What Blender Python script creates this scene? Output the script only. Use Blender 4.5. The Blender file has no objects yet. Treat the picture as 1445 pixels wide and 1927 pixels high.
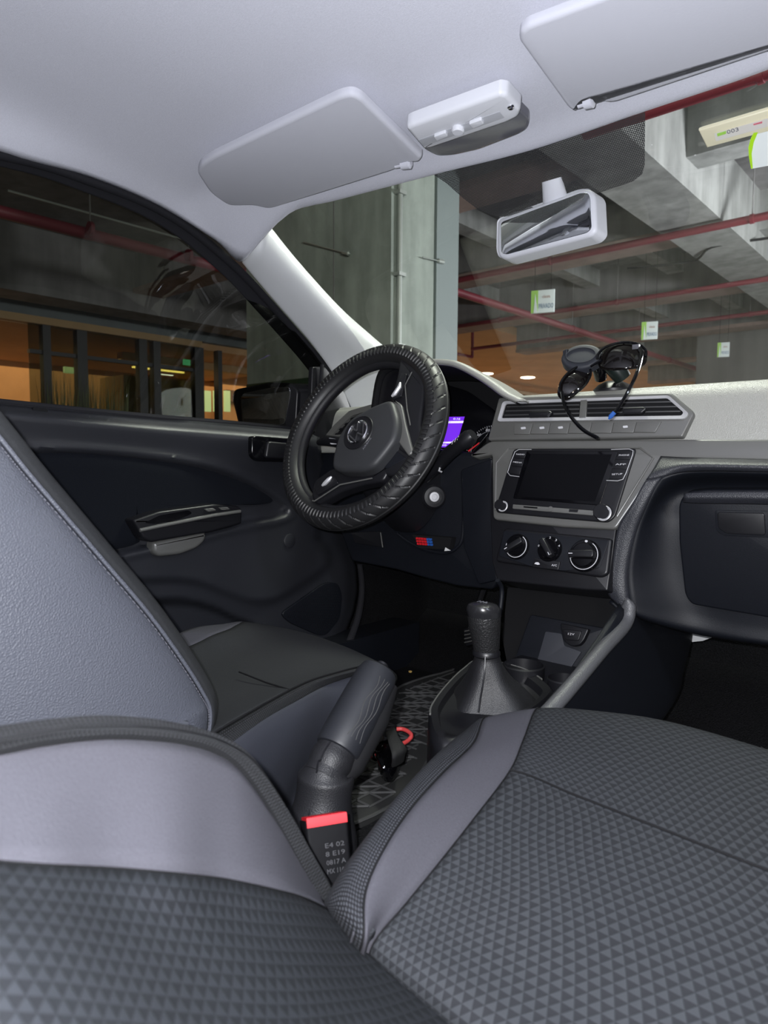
import bpy, bmesh, math, random
from mathutils import Vector, Matrix
random.seed(7)
R = math.radians
sc = bpy.context.scene
COL = sc.collection
V = Vector

# ------------------------------------------------------------------ camera
CAM = V((0.534, -1.070, 0.8936)); YAW = R(41.66); PIT = R(4.294); ROL = R(0.33); F = 1284.5
ax = V((-math.sin(YAW)*math.cos(PIT), math.cos(YAW)*math.cos(PIT), -math.sin(PIT)))
r0 = V((math.cos(YAW), math.sin(YAW), 0)); u0 = r0.cross(ax)
rr = r0*math.cos(ROL)+u0*math.sin(ROL); uu = rr.cross(ax)
cd = bpy.data.cameras.new('camera'); cam = bpy.data.objects.new('camera', cd); COL.objects.link(cam)
cd.sensor_fit = 'VERTICAL'; cd.sensor_height = 36.0; cd.sensor_width = 27.0; cd.lens = 24.0
cd.clip_start = 0.01; cd.clip_end = 200
cd.dof.use_dof = True; cd.dof.focus_distance = 1.15; cd.dof.aperture_fstop = 9.0
m = Matrix.Identity(4)
for i in range(3):
    m[i][0] = rr[i]; m[i][1] = uu[i]; m[i][2] = -ax[i]; m[i][3] = CAM[i]
cam.matrix_world = m
sc.camera = cam

# ------------------------------------------------------------------ world, lights, exposure
w = bpy.data.worlds.new('world'); sc.world = w; w.use_nodes = True
w.node_tree.nodes['Background'].inputs[0].default_value = (0.55, 0.62, 0.75, 1)
w.node_tree.nodes['Background'].inputs[1].default_value = 0.012
sc.view_settings.view_transform = 'Standard'; sc.view_settings.look = 'None'
sc.view_settings.gamma = 1.0; sc.view_settings.use_curve_mapping = False
sc.view_settings.exposure = 0.0

def area(name, loc, target, sx, sy, power, col, spread=None):
    l = bpy.data.lights.new(name, 'AREA'); l.shape = 'RECTANGLE'; l.size = sx; l.size_y = sy
    l.energy = power; l.color = col
    o = bpy.data.objects.new(name, l); COL.objects.link(o); o.location = loc
    o.rotation_euler = (V(target)-V(loc)).to_track_quat('-Z', 'Y').to_euler()
    if spread: l.spread = spread
    return o
# the phone's own flash, beside the lens
fl = bpy.data.lights.new('phone_flash', 'POINT'); fl.energy = 47.0; fl.shadow_soft_size = 0.004; fl.color = (0.93, 0.95, 1.0)
flo = bpy.data.objects.new('phone_flash', fl); COL.objects.link(flo)
flo.location = CAM - rr*0.022 + uu*0.018 + ax*0.002
# unseen fill bulbs added to brighten garage and car; warm lobby lamps
def bulb(name, loc, power, col, size=.15):
    l = bpy.data.lights.new(name, 'POINT'); l.energy = power; l.color = col; l.shadow_soft_size = size
    o = bpy.data.objects.new(name, l); COL.objects.link(o); o.location = loc
bulb('garage_fill', (0.9, 3.6, 1.9), 330, (.96, .97, 1.0))
bulb('garage_fill', (2.6, 9.5, 2.1), 650, (.92, .97, 1.0), .8)
bulb('garage_fill', (-.15, .35, 2.15), 75, (.95, 1.0, .88))
bulb('garage_fill', (3.5, -4.5, 2.3), 200, (1.0, .92, .82), .4)
bulb('garage_fill', (2.6, -1.2, 2.2), 60, (.80, .88, 1.0))
area('lobby_lamp', (-9.0, 3.0, 2.2), (-9.0, 3.0, 0), 2.0, 8.0, 170, (1.0, .70, .38))
area('lobby_lamp', (-7.4, 15.0, 2.85), (-7.4, 15.0, 0), 2.0, 14.0, 620, (1.0, .74, .48))

# ------------------------------------------------------------------ pixel ray -> point on a real plane
def ray(px, py): return ax + rr*((px-722.5)/F) + uu*((963.5-py)/F)
def P(px, py, x=None, y=None, z=None, d=None, pl=None):
    D = ray(px, py)
    if x is not None: t = (x-CAM.x)/D.x
    elif y is not None: t = (y-CAM.y)/D.y
    elif z is not None: t = (z-CAM.z)/D.z
    elif pl is not None: t = (pl[0]-CAM).dot(pl[1])/D.dot(pl[1])
    else: t = d
    return CAM + D*t
def PL(pt, n): return (V(pt), V(n).normalized())
def off(pl, h): return (pl[0]+pl[1]*h, pl[1])

# ------------------------------------------------------------------ materials
MATS = {}
def mat(name, col, rough=0.5, metal=0.0, spec=0.5, bump=None, vary=0.0, emis=None, es=1.0, coat=0.0, trans=0.0, vscale=8.0, alpha=1.0):
    if name in MATS: return MATS[name]
    m = bpy.data.materials.new(name); m.use_nodes = True; nt = m.node_tree; N = nt.nodes; L = nt.links
    b = N['Principled BSDF']; I = b.inputs
    I['Base Color'].default_value = (*col, 1); I['Roughness'].default_value = rough; I['Metallic'].default_value = metal
    I['Specular IOR Level'].default_value = spec; I['Coat Weight'].default_value = coat; I['Transmission Weight'].default_value = trans
    I['Alpha'].default_value = alpha
    if emis: I['Emission Color'].default_value = (*emis, 1); I['Emission Strength'].default_value = es
    tc = N.new('ShaderNodeTexCoord')
    if vary > 0:
        n = N.new('ShaderNodeTexNoise'); n.inputs['Scale'].default_value = vscale; n.inputs['Detail'].default_value = 6
        n.inputs['Roughness'].default_value = 0.6
        mp = N.new('ShaderNodeMapRange'); mp.inputs['From Min'].default_value = .3; mp.inputs['From Max'].default_value = .7
        mp.inputs['To Min'].default_value = 1-vary; mp.inputs['To Max'].default_value = 1+vary
        mx = N.new('ShaderNodeVectorMath'); mx.operation = 'SCALE'; mx.inputs[0].default_value = col
        L.new(tc.outputs['Object'], n.inputs['Vector']); L.new(n.outputs['Fac'], mp.inputs['Value'])
        L.new(mp.outputs[0], mx.inputs['Scale']); L.new(mx.outputs[0], I['Base Color'])
    if bump:
        kind, scale, strength = bump[:3]
        if kind == 'leather':
            t = N.new('ShaderNodeTexVoronoi'); t.feature = 'SMOOTH_F1'; t.inputs['Scale'].default_value = scale
            t.inputs['Smoothness'].default_value = .6; out = t.outputs['Distance']
        else:
            t = N.new('ShaderNodeTexNoise'); t.inputs['Scale'].default_value = scale; t.inputs['Detail'].default_value = 3; out = t.outputs['Fac']
        L.new(tc.outputs['Object'], t.inputs['Vector'])
        bp = N.new('ShaderNodeBump'); bp.inputs['Strength'].default_value = strength
        bp.inputs['Distance'].default_value = bump[3] if len(bump) > 3 else 0.001
        L.new(out, bp.inputs['Height']); L.new(bp.outputs[0], I['Normal'])
    MATS[name] = m; return m

def mat_pattern(name, kind, ca, cb, size, strength=0.6):
    """fabric weaves laid out on the cloth's own UV (metres)"""
    m = bpy.data.materials.new(name); m.use_nodes = True; nt = m.node_tree; N = nt.nodes; L = nt.links
    b = N['Principled BSDF']; b.inputs['Roughness'].default_value = .85; b.inputs['Specular IOR Level'].default_value = .25
    
    uv = N.new('ShaderNodeUVMap'); sep = N.new('ShaderNodeSeparateXYZ'); L.new(uv.outputs[0], sep.inputs[0])
    def M(op, a, b_=None, c=None):
        n = N.new('ShaderNodeMath'); n.operation = op
        for k, v in enumerate((a, b_, c)):
            if v is None: continue
            if isinstance(v, (int, float)): n.inputs[k].default_value = v
            else: L.new(v, n.inputs[k])
        return n.outputs[0]
    u = M('DIVIDE', sep.outputs[0], size[0]); v = M('DIVIDE', sep.outputs[1], size[1])
    if kind == 'tri':
        fv = M('FRACT', v); row = M('FLOOR', v)
        fu = M('FRACT', M('ADD', u, M('MULTIPLY', row, .5)))
        tri = M('MULTIPLY', M('ABSOLUTE', M('SUBTRACT', fu, .5)), 2.0)
        s = M('SUBTRACT', M('SUBTRACT', 1.0, fv), tri)               # >0 inside the upright triangle
        mask = M('MULTIPLY_ADD', s, 7.0, .5); 
        mc = N.new('ShaderNodeClamp'); L.new(mask, mc.inputs[0]); mask = mc.outputs[0]
        h = M('ADD', M('MULTIPLY', mask, .6), M('MULTIPLY', M('SINE', M('MULTIPLY', u, 60.0)), .07))
    else:
        a = M('FRACT', u); c = M('FRACT', M('ADD', v, M('MULTIPLY', M('FLOOR', u), .5)))
        du = M('SUBTRACT', a, .5); dv = M('SUBTRACT', c, .5)
        dd = M('SQRT', M('ADD', M('MULTIPLY', du, du), M('MULTIPLY', dv, dv)))
        mask = M('MULTIPLY_ADD', dd, -5.0, 2.0)
        mc = N.new('ShaderNodeClamp'); L.new(mask, mc.inputs[0]); mask = mc.outputs[0]; h = mask
    mx = N.new('ShaderNodeMix'); mx.data_type = 'RGBA'
    mx.inputs['A'].default_value = (*cb, 1); mx.inputs['B'].default_value = (*ca, 1)
    L.new(mask, mx.inputs['Factor']); L.new(mx.outputs['Result'], b.inputs['Base Color'])
    bp = N.new('ShaderNodeBump'); bp.inputs['Strength'].default_value = strength; bp.inputs['Distance'].default_value = .0008
    L.new(h, bp.inputs['Height']); L.new(bp.outputs[0], b.inputs['Normal'])
    return m

def mat_glass(name, tint, refl=1.0, rough=0.0, f0=1.5):
    m = bpy.data.materials.new(name); m.use_nodes = True; nt = m.node_tree; N = nt.nodes; L = nt.links
    N.remove(N['Principled BSDF']); o = N['Material Output']
    t = N.new('ShaderNodeBsdfTransparent'); t.inputs[0].default_value = (*tint, 1)
    g = N.new('ShaderNodeBsdfGlossy'); g.inputs['Roughness'].default_value = rough; g.inputs['Color'].default_value = (refl, refl, refl, 1)
    fr = N.new('ShaderNodeFresnel'); fr.inputs[0].default_value = f0
    mx = N.new('ShaderNodeMixShader'); L.new(fr.outputs[0], mx.inputs[0]); L.new(t.outputs[0], mx.inputs[1]); L.new(g.outputs[0], mx.inputs[2])
    L.new(mx.outputs[0], o.inputs['Surface']); return m

def mat_frit(name):
    m = bpy.data.materials.new(name); m.use_nodes = True; nt = m.node_tree; N = nt.nodes; L = nt.links
    b = N['Principled BSDF']; b.inputs['Base Color'].default_value = (.03, .03, .032, 1); b.inputs['Roughness'].default_value = .6
    tc = N.new('ShaderNodeTexCoord'); mp = N.new('ShaderNodeMapping'); mp.inputs['Scale'].default_value = (420, 420, 0)
    v = N.new('ShaderNodeTexVoronoi'); v.inputs['Scale'].default_value = 1.0; v.inputs['Randomness'].default_value = 0.0
    L.new(tc.outputs['Object'], mp.inputs[0]); L.new(mp.outputs[0], v.inputs['Vector'])
    c = N.new('ShaderNodeMath'); c.operation = 'GREATER_THAN'; c.inputs[1].default_value = .50
    L.new(v.outputs['Distance'], c.inputs[0])
    t = N.new('ShaderNodeBsdfTransparent'); mx = N.new('ShaderNodeMixShader')
    L.new(c.outputs[0], mx.inputs[0]); L.new(b.outputs[0], mx.inputs[1]); L.new(t.outputs[0], mx.inputs[2])
    L.new(mx.outputs[0], N['Material Output'].inputs['Surface']); return m

def mat_concrete(name, col, stain=.35, scale=1.0, green=None):
    m = bpy.data.materials.new(name); m.use_nodes = True; nt = m.node_tree; N = nt.nodes; L = nt.links
    b = N['Principled BSDF']; b.inputs['Roughness'].default_value = .85
    tc = N.new('ShaderNodeTexCoord')
    n1 = N.new('ShaderNodeTexNoise'); n1.inputs['Scale'].default_value = 1.3*scale; n1.inputs['Detail'].default_value = 10; n1.inputs['Roughness'].default_value = .65
    mp = N.new('ShaderNodeMapping'); mp.inputs['Scale'].default_value = (3*scale, 3*scale, .5*scale)
    n2 = N.new('ShaderNodeTexNoise'); n2.inputs['Scale'].default_value = 2.0; n2.inputs['Detail'].default_value = 8
    L.new(tc.outputs['Object'], n1.inputs['Vector']); L.new(tc.outputs['Object'], mp.inputs[0]); L.new(mp.outputs[0], n2.inputs['Vector'])
    a = N.new('ShaderNodeMath'); a.operation = 'ADD'; L.new(n1.outputs['Fac'], a.inputs[0]); L.new(n2.outputs['Fac'], a.inputs[1])
    r = N.new('ShaderNodeValToRGB'); r.color_ramp.elements[0].position = .75; r.color_ramp.elements[1].position = 1.3
    r.color_ramp.elements[0].position = .38; r.color_ramp.elements[1].position = .66
    h = N.new('ShaderNodeMath'); h.operation = 'MULTIPLY'; h.inputs[1].default_value = .5; L.new(a.outputs[0], h.inputs[0])
    r.color_ramp.elements[0].color = tuple(c*(1-stain) for c in col)+(1,)
    r.color_ramp.elements[1].color = tuple(min(1, c*(1+stain)) for c in col)+(1,)
    L.new(h.outputs[0], r.inputs[0]); L.new(r.outputs[0], b.inputs['Base Color'])
    bp = N.new('ShaderNodeBump'); bp.inputs['Strength'].default_value = .3; bp.inputs['Distance'].default_value = .02
    L.new(n1.outputs['Fac'], bp.inputs['Height']); L.new(bp.outputs[0], b.inputs['Normal'])
    return m

HEAD = mat('headliner_cloth', (.60, .605, .68), .95, spec=.15, bump=('noise', 900, .35, .0008), vary=.05, vscale=500)
VISOR = mat('visor_vinyl', (.52, .525, .585), .75, spec=.25, bump=('noise', 500, .15, .0006))
LTPLAS = mat('pale_plastic', (.64, .65, .70), .45, spec=.4)
PILLAR = mat('pillar_plastic', (.56, .57, .59), .5, spec=.45, bump=('noise', 600, .1, .0005))
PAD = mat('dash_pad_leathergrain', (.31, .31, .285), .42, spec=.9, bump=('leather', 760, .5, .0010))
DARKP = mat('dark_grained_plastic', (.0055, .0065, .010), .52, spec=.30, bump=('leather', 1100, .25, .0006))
DOORP = mat('door_grained_plastic', (.018, .019, .024), .42, spec=.7, bump=('leather', 1100, .25, .0006))
SATIN = mat('satin_grey_plastic', (.105, .105, .100), .36, spec=.8)
BLACKP = mat('smooth_black_plastic', (.008, .008, .010), .38, spec=.45)
GLOSSB = mat('gloss_black', (.003, .003, .004), .10, spec=.4)
MATTB = mat('matt_black', (.006, .006, .007), .8, spec=.2)
RUBBER = mat('seal_rubber', (.010, .010, .013), .8, spec=.25, bump=('noise', 500, .3, .001))
CHROME = mat('satin_chrome', (.55, .55, .57), .38, metal=.35)
BRIGHTC = mat('bright_chrome', (.8, .8, .82), .12, metal=1.0)
LEATH = mat('seat_side_leatherette', (.082, .087, .107), .5, spec=.45, bump=('leather', 560, .6, .0011))
BLEATH = mat('black_leather', (.011, .011, .013), .50, spec=.45, bump=('leather', 800, .35, .0008))
WHEELR = mat('wheel_cover_rubber', (.012, .012, .013), .46, spec=.55, bump=('noise', 500, .12, .0006))
GREYCL = mat('grey_knit_cloth', (.058, .057, .068), .92, spec=.2, bump=('noise', 700, .5, .001), vary=.08, vscale=600)
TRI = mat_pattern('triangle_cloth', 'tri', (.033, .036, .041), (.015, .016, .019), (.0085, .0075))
TRI2 = mat_pattern('triangle_cloth_dimmed', 'tri', (.016, .018, .022), (.007, .008, .010), (.0085, .0075))  # darkened copy of the cushion cloth, offsets the flash at close range
MESHCL = mat_pattern('dotted_mesh_cloth', 'dot', (.060, .064, .074), (.008, .008, .010), (.0034, .0034))
MESHCL2 = mat_pattern('fine_mesh_cloth', 'dot', (.034, .036, .040), (.009, .009, .010), (.0030, .0030))
CUSH = mat('driver_cushion_cloth', (.022, .023, .025), .9, spec=.25, bump=('noise', 700, .5, .001), vary=.12, vscale=500)
CLOTHD = mat('door_insert_cloth', (.005, .006, .009), .95, spec=.12, bump=('noise', 700, .5, .001))
CARPET = mat('black_carpet', (.010, .010, .011), 1.0, spec=.05, bump=('noise', 380, 1.0, .004), vary=.5, vscale=420)
MATR = mat('mat_rubber', (.026, .026, .026), .7, spec=.3)
MATRIB = mat('mat_rubber_rib', (.050, .050, .050), .6, spec=.4)
RED = mat('red_plastic', (.55, .012, .020), .4, spec=.5)
CORAL = mat('coral_red_rubber', (.60, .06, .06), .4, spec=.5)
WHITEPRINT = mat('white_print', (.55, .55, .58), .6)
GREYPRINT = mat('grey_print', (.16, .16, .18), .6)
SCREEN = mat('dark_screen_glass', (.003, .003, .004), .22, spec=.15)
DISPLAY = mat('purple_display', (.02, .0, .1), .3, emis=(.18, .03, .80), es=1.05)
DISPW = mat('display_white', (.5, .5, .6), .3, emis=(.75, .65, 1.0), es=1.0)
REDL = mat('gauge_red', (.3, .01, .01), .4, emis=(.45, .02, .03), es=.5)
BLUEP = mat('blue_plastic', (.02, .09, .35), .4)
MIRR = mat('mirror_silver', (.80, .82, .84), .01, metal=1.0)
WGLASS = mat_glass('windshield_glass', (.85, .86, .84))
SGLASS = mat_glass('tinted_side_glass', (.46, .47, .44), refl=1.0)
FRIT = mat_frit('frit_dots')
YEL = mat('crumb_yellow', (.6, .4, .12), .8)

# ------------------------------------------------------------------ mesh helpers
class MB:
    def __init__(s): s.v = []; s.f = []; s.uv = {}
    def add(s, vs, fs, uvs=None):
        b = len(s.v); s.v += [V(p) for p in vs]; s.f += [tuple(i+b for i in f) for f in fs]
        if uvs:
            for k, t in enumerate(uvs): s.uv[b+k] = t
        return s
    def box(s, c, size, X=(1, 0, 0), Y=(0, 1, 0), Z=(0, 0, 1), bev=0):
        c = V(c); X = V(X).normalized()*size[0]/2; Y = V(Y).normalized()*size[1]/2; Z = V(Z).normalized()*size[2]/2
        vs = [c+X*i+Y*j+Z*k for k in (-1, 1) for j in (-1, 1) for i in (-1, 1)]
        fs = [(0, 2, 3, 1), (4, 5, 7, 6), (0, 1, 5, 4), (2, 6, 7, 3), (0, 4, 6, 2), (1, 3, 7, 5)]
        return s.add(vs, fs)
    def tube(s, pts, rad, n=10, cap=True, flat=None):
        pts = [V(p) for p in pts]; k = len(pts)
        rad = rad if isinstance(rad, (list, tuple)) else [rad]*k
        vs = []; prev = None
        for i, p in enumerate(pts):
            t = (pts[min(i+1, k-1)]-pts[max(i-1, 0)]).normalized()
            if prev is None:
                a = V((0, 0, 1)) if abs(t.z) < .9 else V((1, 0, 0)); nx = a.cross(t).normalized()
            else: nx = (prev - t*prev.dot(t)).normalized()
            prev = nx; ny = t.cross(nx)
            for j in range(n):
                a = 2*math.pi*j/n; vs.append(p+(nx*math.cos(a)+ny*math.sin(a)*(flat or 1))*rad[i])
        fs = [(i*n+j, i*n+(j+1) % n, (i+1)*n+(j+1) % n, (i+1)*n+j) for i in range(k-1) for j in range(n)]
        if cap: fs += [tuple(range(n))[::-1], tuple((k-1)*n+j for j in range(n))]
        return s.add(vs, fs)
    def lathe(s, c, axis, prof, n=32, ref=None, cap=True):
        """prof: list of (radius, height along axis)"""
        c = V(c); a = V(axis).normalized(); h = V(ref) if ref else (V((0, 0, 1)) if abs(a.z) < .9 else V((1, 0, 0)))
        X = (h-a*h.dot(a)).normalized(); Y = a.cross(X); vs = []
        for (r_, z) in prof:
            for j in range(n):
                t = 2*math.pi*j/n; vs.append(c+a*z+(X*math.cos(t)+Y*math.sin(t))*r_)
        k = len(prof)
        fs = [(i*n+j, i*n+(j+1) % n, (i+1)*n+(j+1) % n, (i+1)*n+j) for i in range(k-1) for j in range(n)]
        if cap: fs += [tuple(range(n))[::-1], tuple((k-1)*n+j for j in range(n))]
        return s.add(vs, fs)
    def grid(s, G):
        nr = len(G); nc = len(G[0]); vs = [p for row in G for p in row]
        lu = [0]; mid = G[nr//2]
        for j in range(1, nc): lu.append(lu[-1]+(mid[j]-mid[j-1]).length)
        cm = nc//2; lv = [0]
        for i in range(1, nr): lv.append(lv[-1]+(G[i][cm]-G[i-1][cm]).length)
        uv = [(lu[j], -lv[i]) for i in range(nr) for j in range(nc)]
        a = (G[0][nc-1]-G[nr-1][0]).cross(G[nr-1][nc-1]-G[0][0]); c = sum((p for p in (G[0][0], G[0][-1], G[-1][0], G[-1][-1])), V((0, 0, 0)))/4
        fl = (G[nr//2][min(nc//2+1, nc-1)]-G[nr//2][max(nc//2-1, 0)]).cross(G[min(nr//2+1, nr-1)][nc//2]-G[max(nr//2-1, 0)][nc//2]).dot(CAM-c) > 0
        fs = []
        for i in range(nr-1):
            for j in range(nc-1):
                q = (i*nc+j, i*nc+j+1, (i+1)*nc+j+1, (i+1)*nc+j)
                fs.append(q if fl else q[::-1])
        return s.add(vs, fs, uv)
    def plate(s, pts, n, th, b=.0, seg=3):
        """closed outline on a plane with normal n (towards the viewer), given thickness, rounded front edge"""
        n = V(n).normalized(); c = sum(pts, V((0, 0, 0)))/len(pts)
        area_ = V((0, 0, 0))
        for i in range(len(pts)): area_ += (pts[i]-c).cross(pts[(i+1) % len(pts)]-c)
        if area_.dot(n) < 0: pts = pts[::-1]
        k = len(pts)
        def inset(d):
            out = []
            for i in range(k):
                e1 = (pts[i]-pts[i-1]).normalized(); e2 = (pts[(i+1) % k]-pts[i]).normalized()
                n1 = n.cross(e1); n2 = n.cross(e2); bs = (n1+n2)
                if bs.length < 1e-6: out.append(pts[i]+n1*d); continue
                bs.normalize(); out.append(pts[i]+bs*(d/max(.45, bs.dot(n1))))
            return out
        rings = []
        if b > 0:
            for q in range(seg+1):
                a = math.pi/2*q/seg; rings.append([p-n*(b*(1-math.cos(a))) for p in inset(b*(1-math.sin(a)))])
        else: rings.append(pts)
        rings.append([p-n*th for p in pts])
        vs = [p for rg in rings for p in rg]; fs = [tuple(range(k))]
        for i in range(len(rings)-1):
            for j in range(k): fs.append((i*k+j, (i+1)*k+j, (i+1)*k+(j+1) % k, i*k+(j+1) % k))
        fs.append(tuple((len(rings)-1)*k+j for j in range(k))[::-1])
        return s.add(vs, fs)
    def ring(s, outer, inner, n, th):
        """flat frame between two outlines with the same point count"""
        n = V(n).normalized(); k = len(outer)
        vs = list(outer)+list(inner)+[p-n*th for p in outer]+[p-n*th for p in inner]; fs = []
        for j in range(k):
            q = (j+1) % k
            fs += [(j, q, k+q, k+j), (2*k+j, 3*k+j, 3*k+q, 2*k+q), (j, 2*k+j, 2*k+q, q), (k+j, k+q, 3*k+q, 3*k+j)]
        return s.add(vs, fs)

def fixn(me):
    bm = bmesh.new(); bm.from_mesh(me); bmesh.ops.recalc_face_normals(bm, faces=bm.faces); bm.to_mesh(me); bm.free()
def wloc(o):
    p = V((0, 0, 0))
    while o: p += o.location; o = o.parent
    return p
def obj(name, mb, material, parent=None, smooth=True, ang=38, solid=0, mods=None, label=None, recalc=True):
    org = wloc(parent) if parent else V((0, 0, 0))
    loc = V((0, 0, 0))
    if parent is None:
        c = sum(mb.v, V((0, 0, 0)))/len(mb.v); loc = V((c.x, c.y, min(p.z for p in mb.v))); org = loc
    me = bpy.data.meshes.new(name); me.from_pydata([p-org for p in mb.v], [], mb.f); me.update()
    if mb.uv:
        ul = me.uv_layers.new(name='UVMap')
        for l in me.loops: ul.data[l.index].uv = mb.uv.get(l.vertex_index, (0, 0))
    if recalc and not solid: fixn(me)
    if smooth:
        me.polygons.foreach_set('use_smooth', [True]*len(me.polygons)); me.set_sharp_from_angle(angle=R(ang))
    me.materials.append(material)
    o = bpy.data.objects.new(name, me); COL.objects.link(o); o.location = loc
    if parent: o.parent = parent
    if solid:
        md = o.modifiers.new('thickness', 'SOLIDIFY'); md.thickness = solid; md.offset = -1
    if label: o['label'] = label
    return o
def thing(name, label, cat, loc, group=None):
    o = bpy.data.objects.new(name, None); COL.objects.link(o); o.location = loc; o.empty_display_size = .05
    o['label'] = label; o['category'] = cat
    if group: o['group'] = group
    return o
def tag(o, label, cat, group=None):
    o['label'] = label; o['category'] = cat
    if group: o['group'] = group
    return o
def struct(o): o['kind'] = 'structure'; return o

def crv(pts, n=6, closed=False):
    out = []; k = len(pts); rng = range(k if closed else k-1)
    for i in rng:
        if closed: a, b, c, d = pts[i-1], pts[i], pts[(i+1) % k], pts[(i+2) % k]
        else: a, b, c, d = pts[max(i-1, 0)], pts[i], pts[i+1], pts[min(i+2, k-1)]
        if not closed and i == 0: a = b*2-c
        if not closed and i == k-2: d = c*2-b
        for q in range(n):
            t = q/n; out.append(.5*((2*b)+(c-a)*t+(2*a-5*b+4*c-d)*t*t+(3*b-a-3*c+d)*t*t*t))
    if not closed: out.append(pts[-1].copy())
    return out
def loft(rows, nu=6, nv=6):
    d = [crv(r_, nu) for r_ in rows]
    cols = [crv([d[i][j] for i in range(len(d))], nv) for j in range(len(d[0]))]
    return [[cols[j][i] for j in range(len(cols))] for i in range(len(cols[0]))]
def cut(G, c0, c1, r0_=0, r1=None):
    r1 = len(G)-1 if r1 is None else r1
    return [row[c0:c1+1] for row in G[r0_:r1+1]]
def rnd(poly, r_, n=4):
    """round the corners of a 2-D outline"""
    out = []; k = len(poly); rs = r_ if isinstance(r_, (list, tuple)) else [r_]*k
    for i in range(k):
        p = V((*poly[i], 0)); a = V((*poly[i-1], 0)); b = V((*poly[(i+1) % k], 0))
        e1 = a-p; e2 = b-p; q = min(rs[i], e1.length*.45, e2.length*.45)
        if q < .01: out.append((p.x, p.y)); continue
        s_ = p+e1.normalized()*q; e = p+e2.normalized()*q
        for j in range(n+1):
            t = j/n; z = s_*(1-t)**2+p*2*t*(1-t)+e*t*t; out.append((z.x, z.y))
    return out
def on(pl, poly): return [P(x, y, pl=pl) for x, y in poly]
def text(body, pl, p0, p1, height, material, parent, name='lettering', depth=.0002, align='CENTER'):
    """words printed on a plane, running from pixel p0 to p1, height in metres"""
    a = P(*p0, pl=pl); b = P(*p1, pl=pl); X = (b-a).normalized(); n = pl[1]; Y = n.cross(X)
    if Y.dot(uu) < 0: Y = -Y
    Z = X.cross(Y)
    c = bpy.data.curves.new('t', 'FONT'); c.body = body; c.size = height; c.extrude = depth; c.align_x = 'CENTER'; c.align_y = 'CENTER'; c.resolution_u = 2
    o = bpy.data.objects.new('t', c); COL.objects.link(o)
    dg = bpy.context.evaluated_depsgraph_get(); me = bpy.data.meshes.new_from_object(o.evaluated_get(dg))
    bpy.data.objects.remove(o); mb = MB()
    xs = [v.co.x for v in me.vertices]
    wd = max(xs)-min(xs) if xs else 1; k = (b-a).length/wd if wd > 0 else 1
    mid = (a+b)/2+n*.0003
    mb.add([mid+X*(v.co.x*k)+Y*v.co.y+Z*v.co.z for v in me.vertices], [tuple(p.vertices) for p in me.polygons])
    bpy.data.meshes.remove(me)
    return obj(name, mb, material, parent, smooth=False, recalc=False)

# =================================================================== THE GARAGE
CONC = mat_concrete('column_concrete', (.29, .33, .30), .28, 1.6)
CONCD = mat_concrete('ceiling_concrete', (.19, .187, .19), .28, 1.2)
CONCW = mat_concrete('beam_concrete', (.27, .28, .275), .32, 1.4)
CONCP = mat_concrete('warm_concrete', (.26, .19, .17), .25, .8)
COLR = mat_concrete('far_column_concrete', (.20, .20, .195), .2, .8)
STEELG = mat('grey_green_steel', (.21, .25, .25), .55, spec=.4)
GREENP = mat('dark_green_paint', (.010, .045, .028), .45, spec=.5)
PIPE = mat('red_pipe_paint', (.17, .022, .035), .5)
PIPEG = mat('grey_conduit', (.35, .38, .36), .45, metal=.3)
ORANGE = mat('ochre_wall', (.46, .27, .13), .8, vary=.15, vscale=1.5)
TAN = mat('tan_fascia', (.36, .24, .12), .8, vary=.1, vscale=2)
DKFRAME = mat('dark_door_frame', (.006, .006, .007), .5)
LIT = mat('lit_window', (.3, .3, .2), .5, emis=(.55, .85, .35), es=.9)
LITY = mat('warm_lamp', (.8, .6, .2), .5, emis=(1.0, .72, .15), es=4.0)
LITW = mat('white_lamp', (.8, .8, .7), .5, emis=(1.0, .95, .8), es=6.0)
EXITG = mat('exit_green', (.05, .3, .12), .5, emis=(.2, .9, .4), es=.9)
GLAZE = mat_glass('lobby_glass', (.55, .60, .55), refl=.12)
GRASS = mat('reed_green', (.10, .12, .04), .7, vary=.3)
SIGNW = mat('sign_white', (.72, .80, .80), .5)
SIGNG = mat('sign_green', (.33, .62, .10), .5)
SIGNB = mat('sign_blue', (.10, .20, .35), .5)
ASPH = mat_concrete('garage_floor_concrete', (.16, .16, .16), .2, .7)

def box6(x0, x1, y0, y1, z0, z1): return MB().box(((x0+x1)/2, (y0+y1)/2, (z0+z1)/2), (x1-x0, y1-y0, z1-z0))
struct(obj('floor', box6(-16, 12, -8, 30, -.1, 0), ASPH, smooth=False))
struct(obj('ceiling', box6(-9.6, 12, -8, 30, 3.02, 3.2), CONCD, smooth=False))
struct(obj('wall_front', box6(-16, 12, 26, 26.2, 0, 3.2), COLR, smooth=False))
struct(obj('wall_right', box6(11, 11.2, -8, 26, 0, 3.2), COLR, smooth=False))
struct(obj('wall_back', box6(-16, 12, -8.2, -8, 0, 3.2), COLR, smooth=False))

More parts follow.
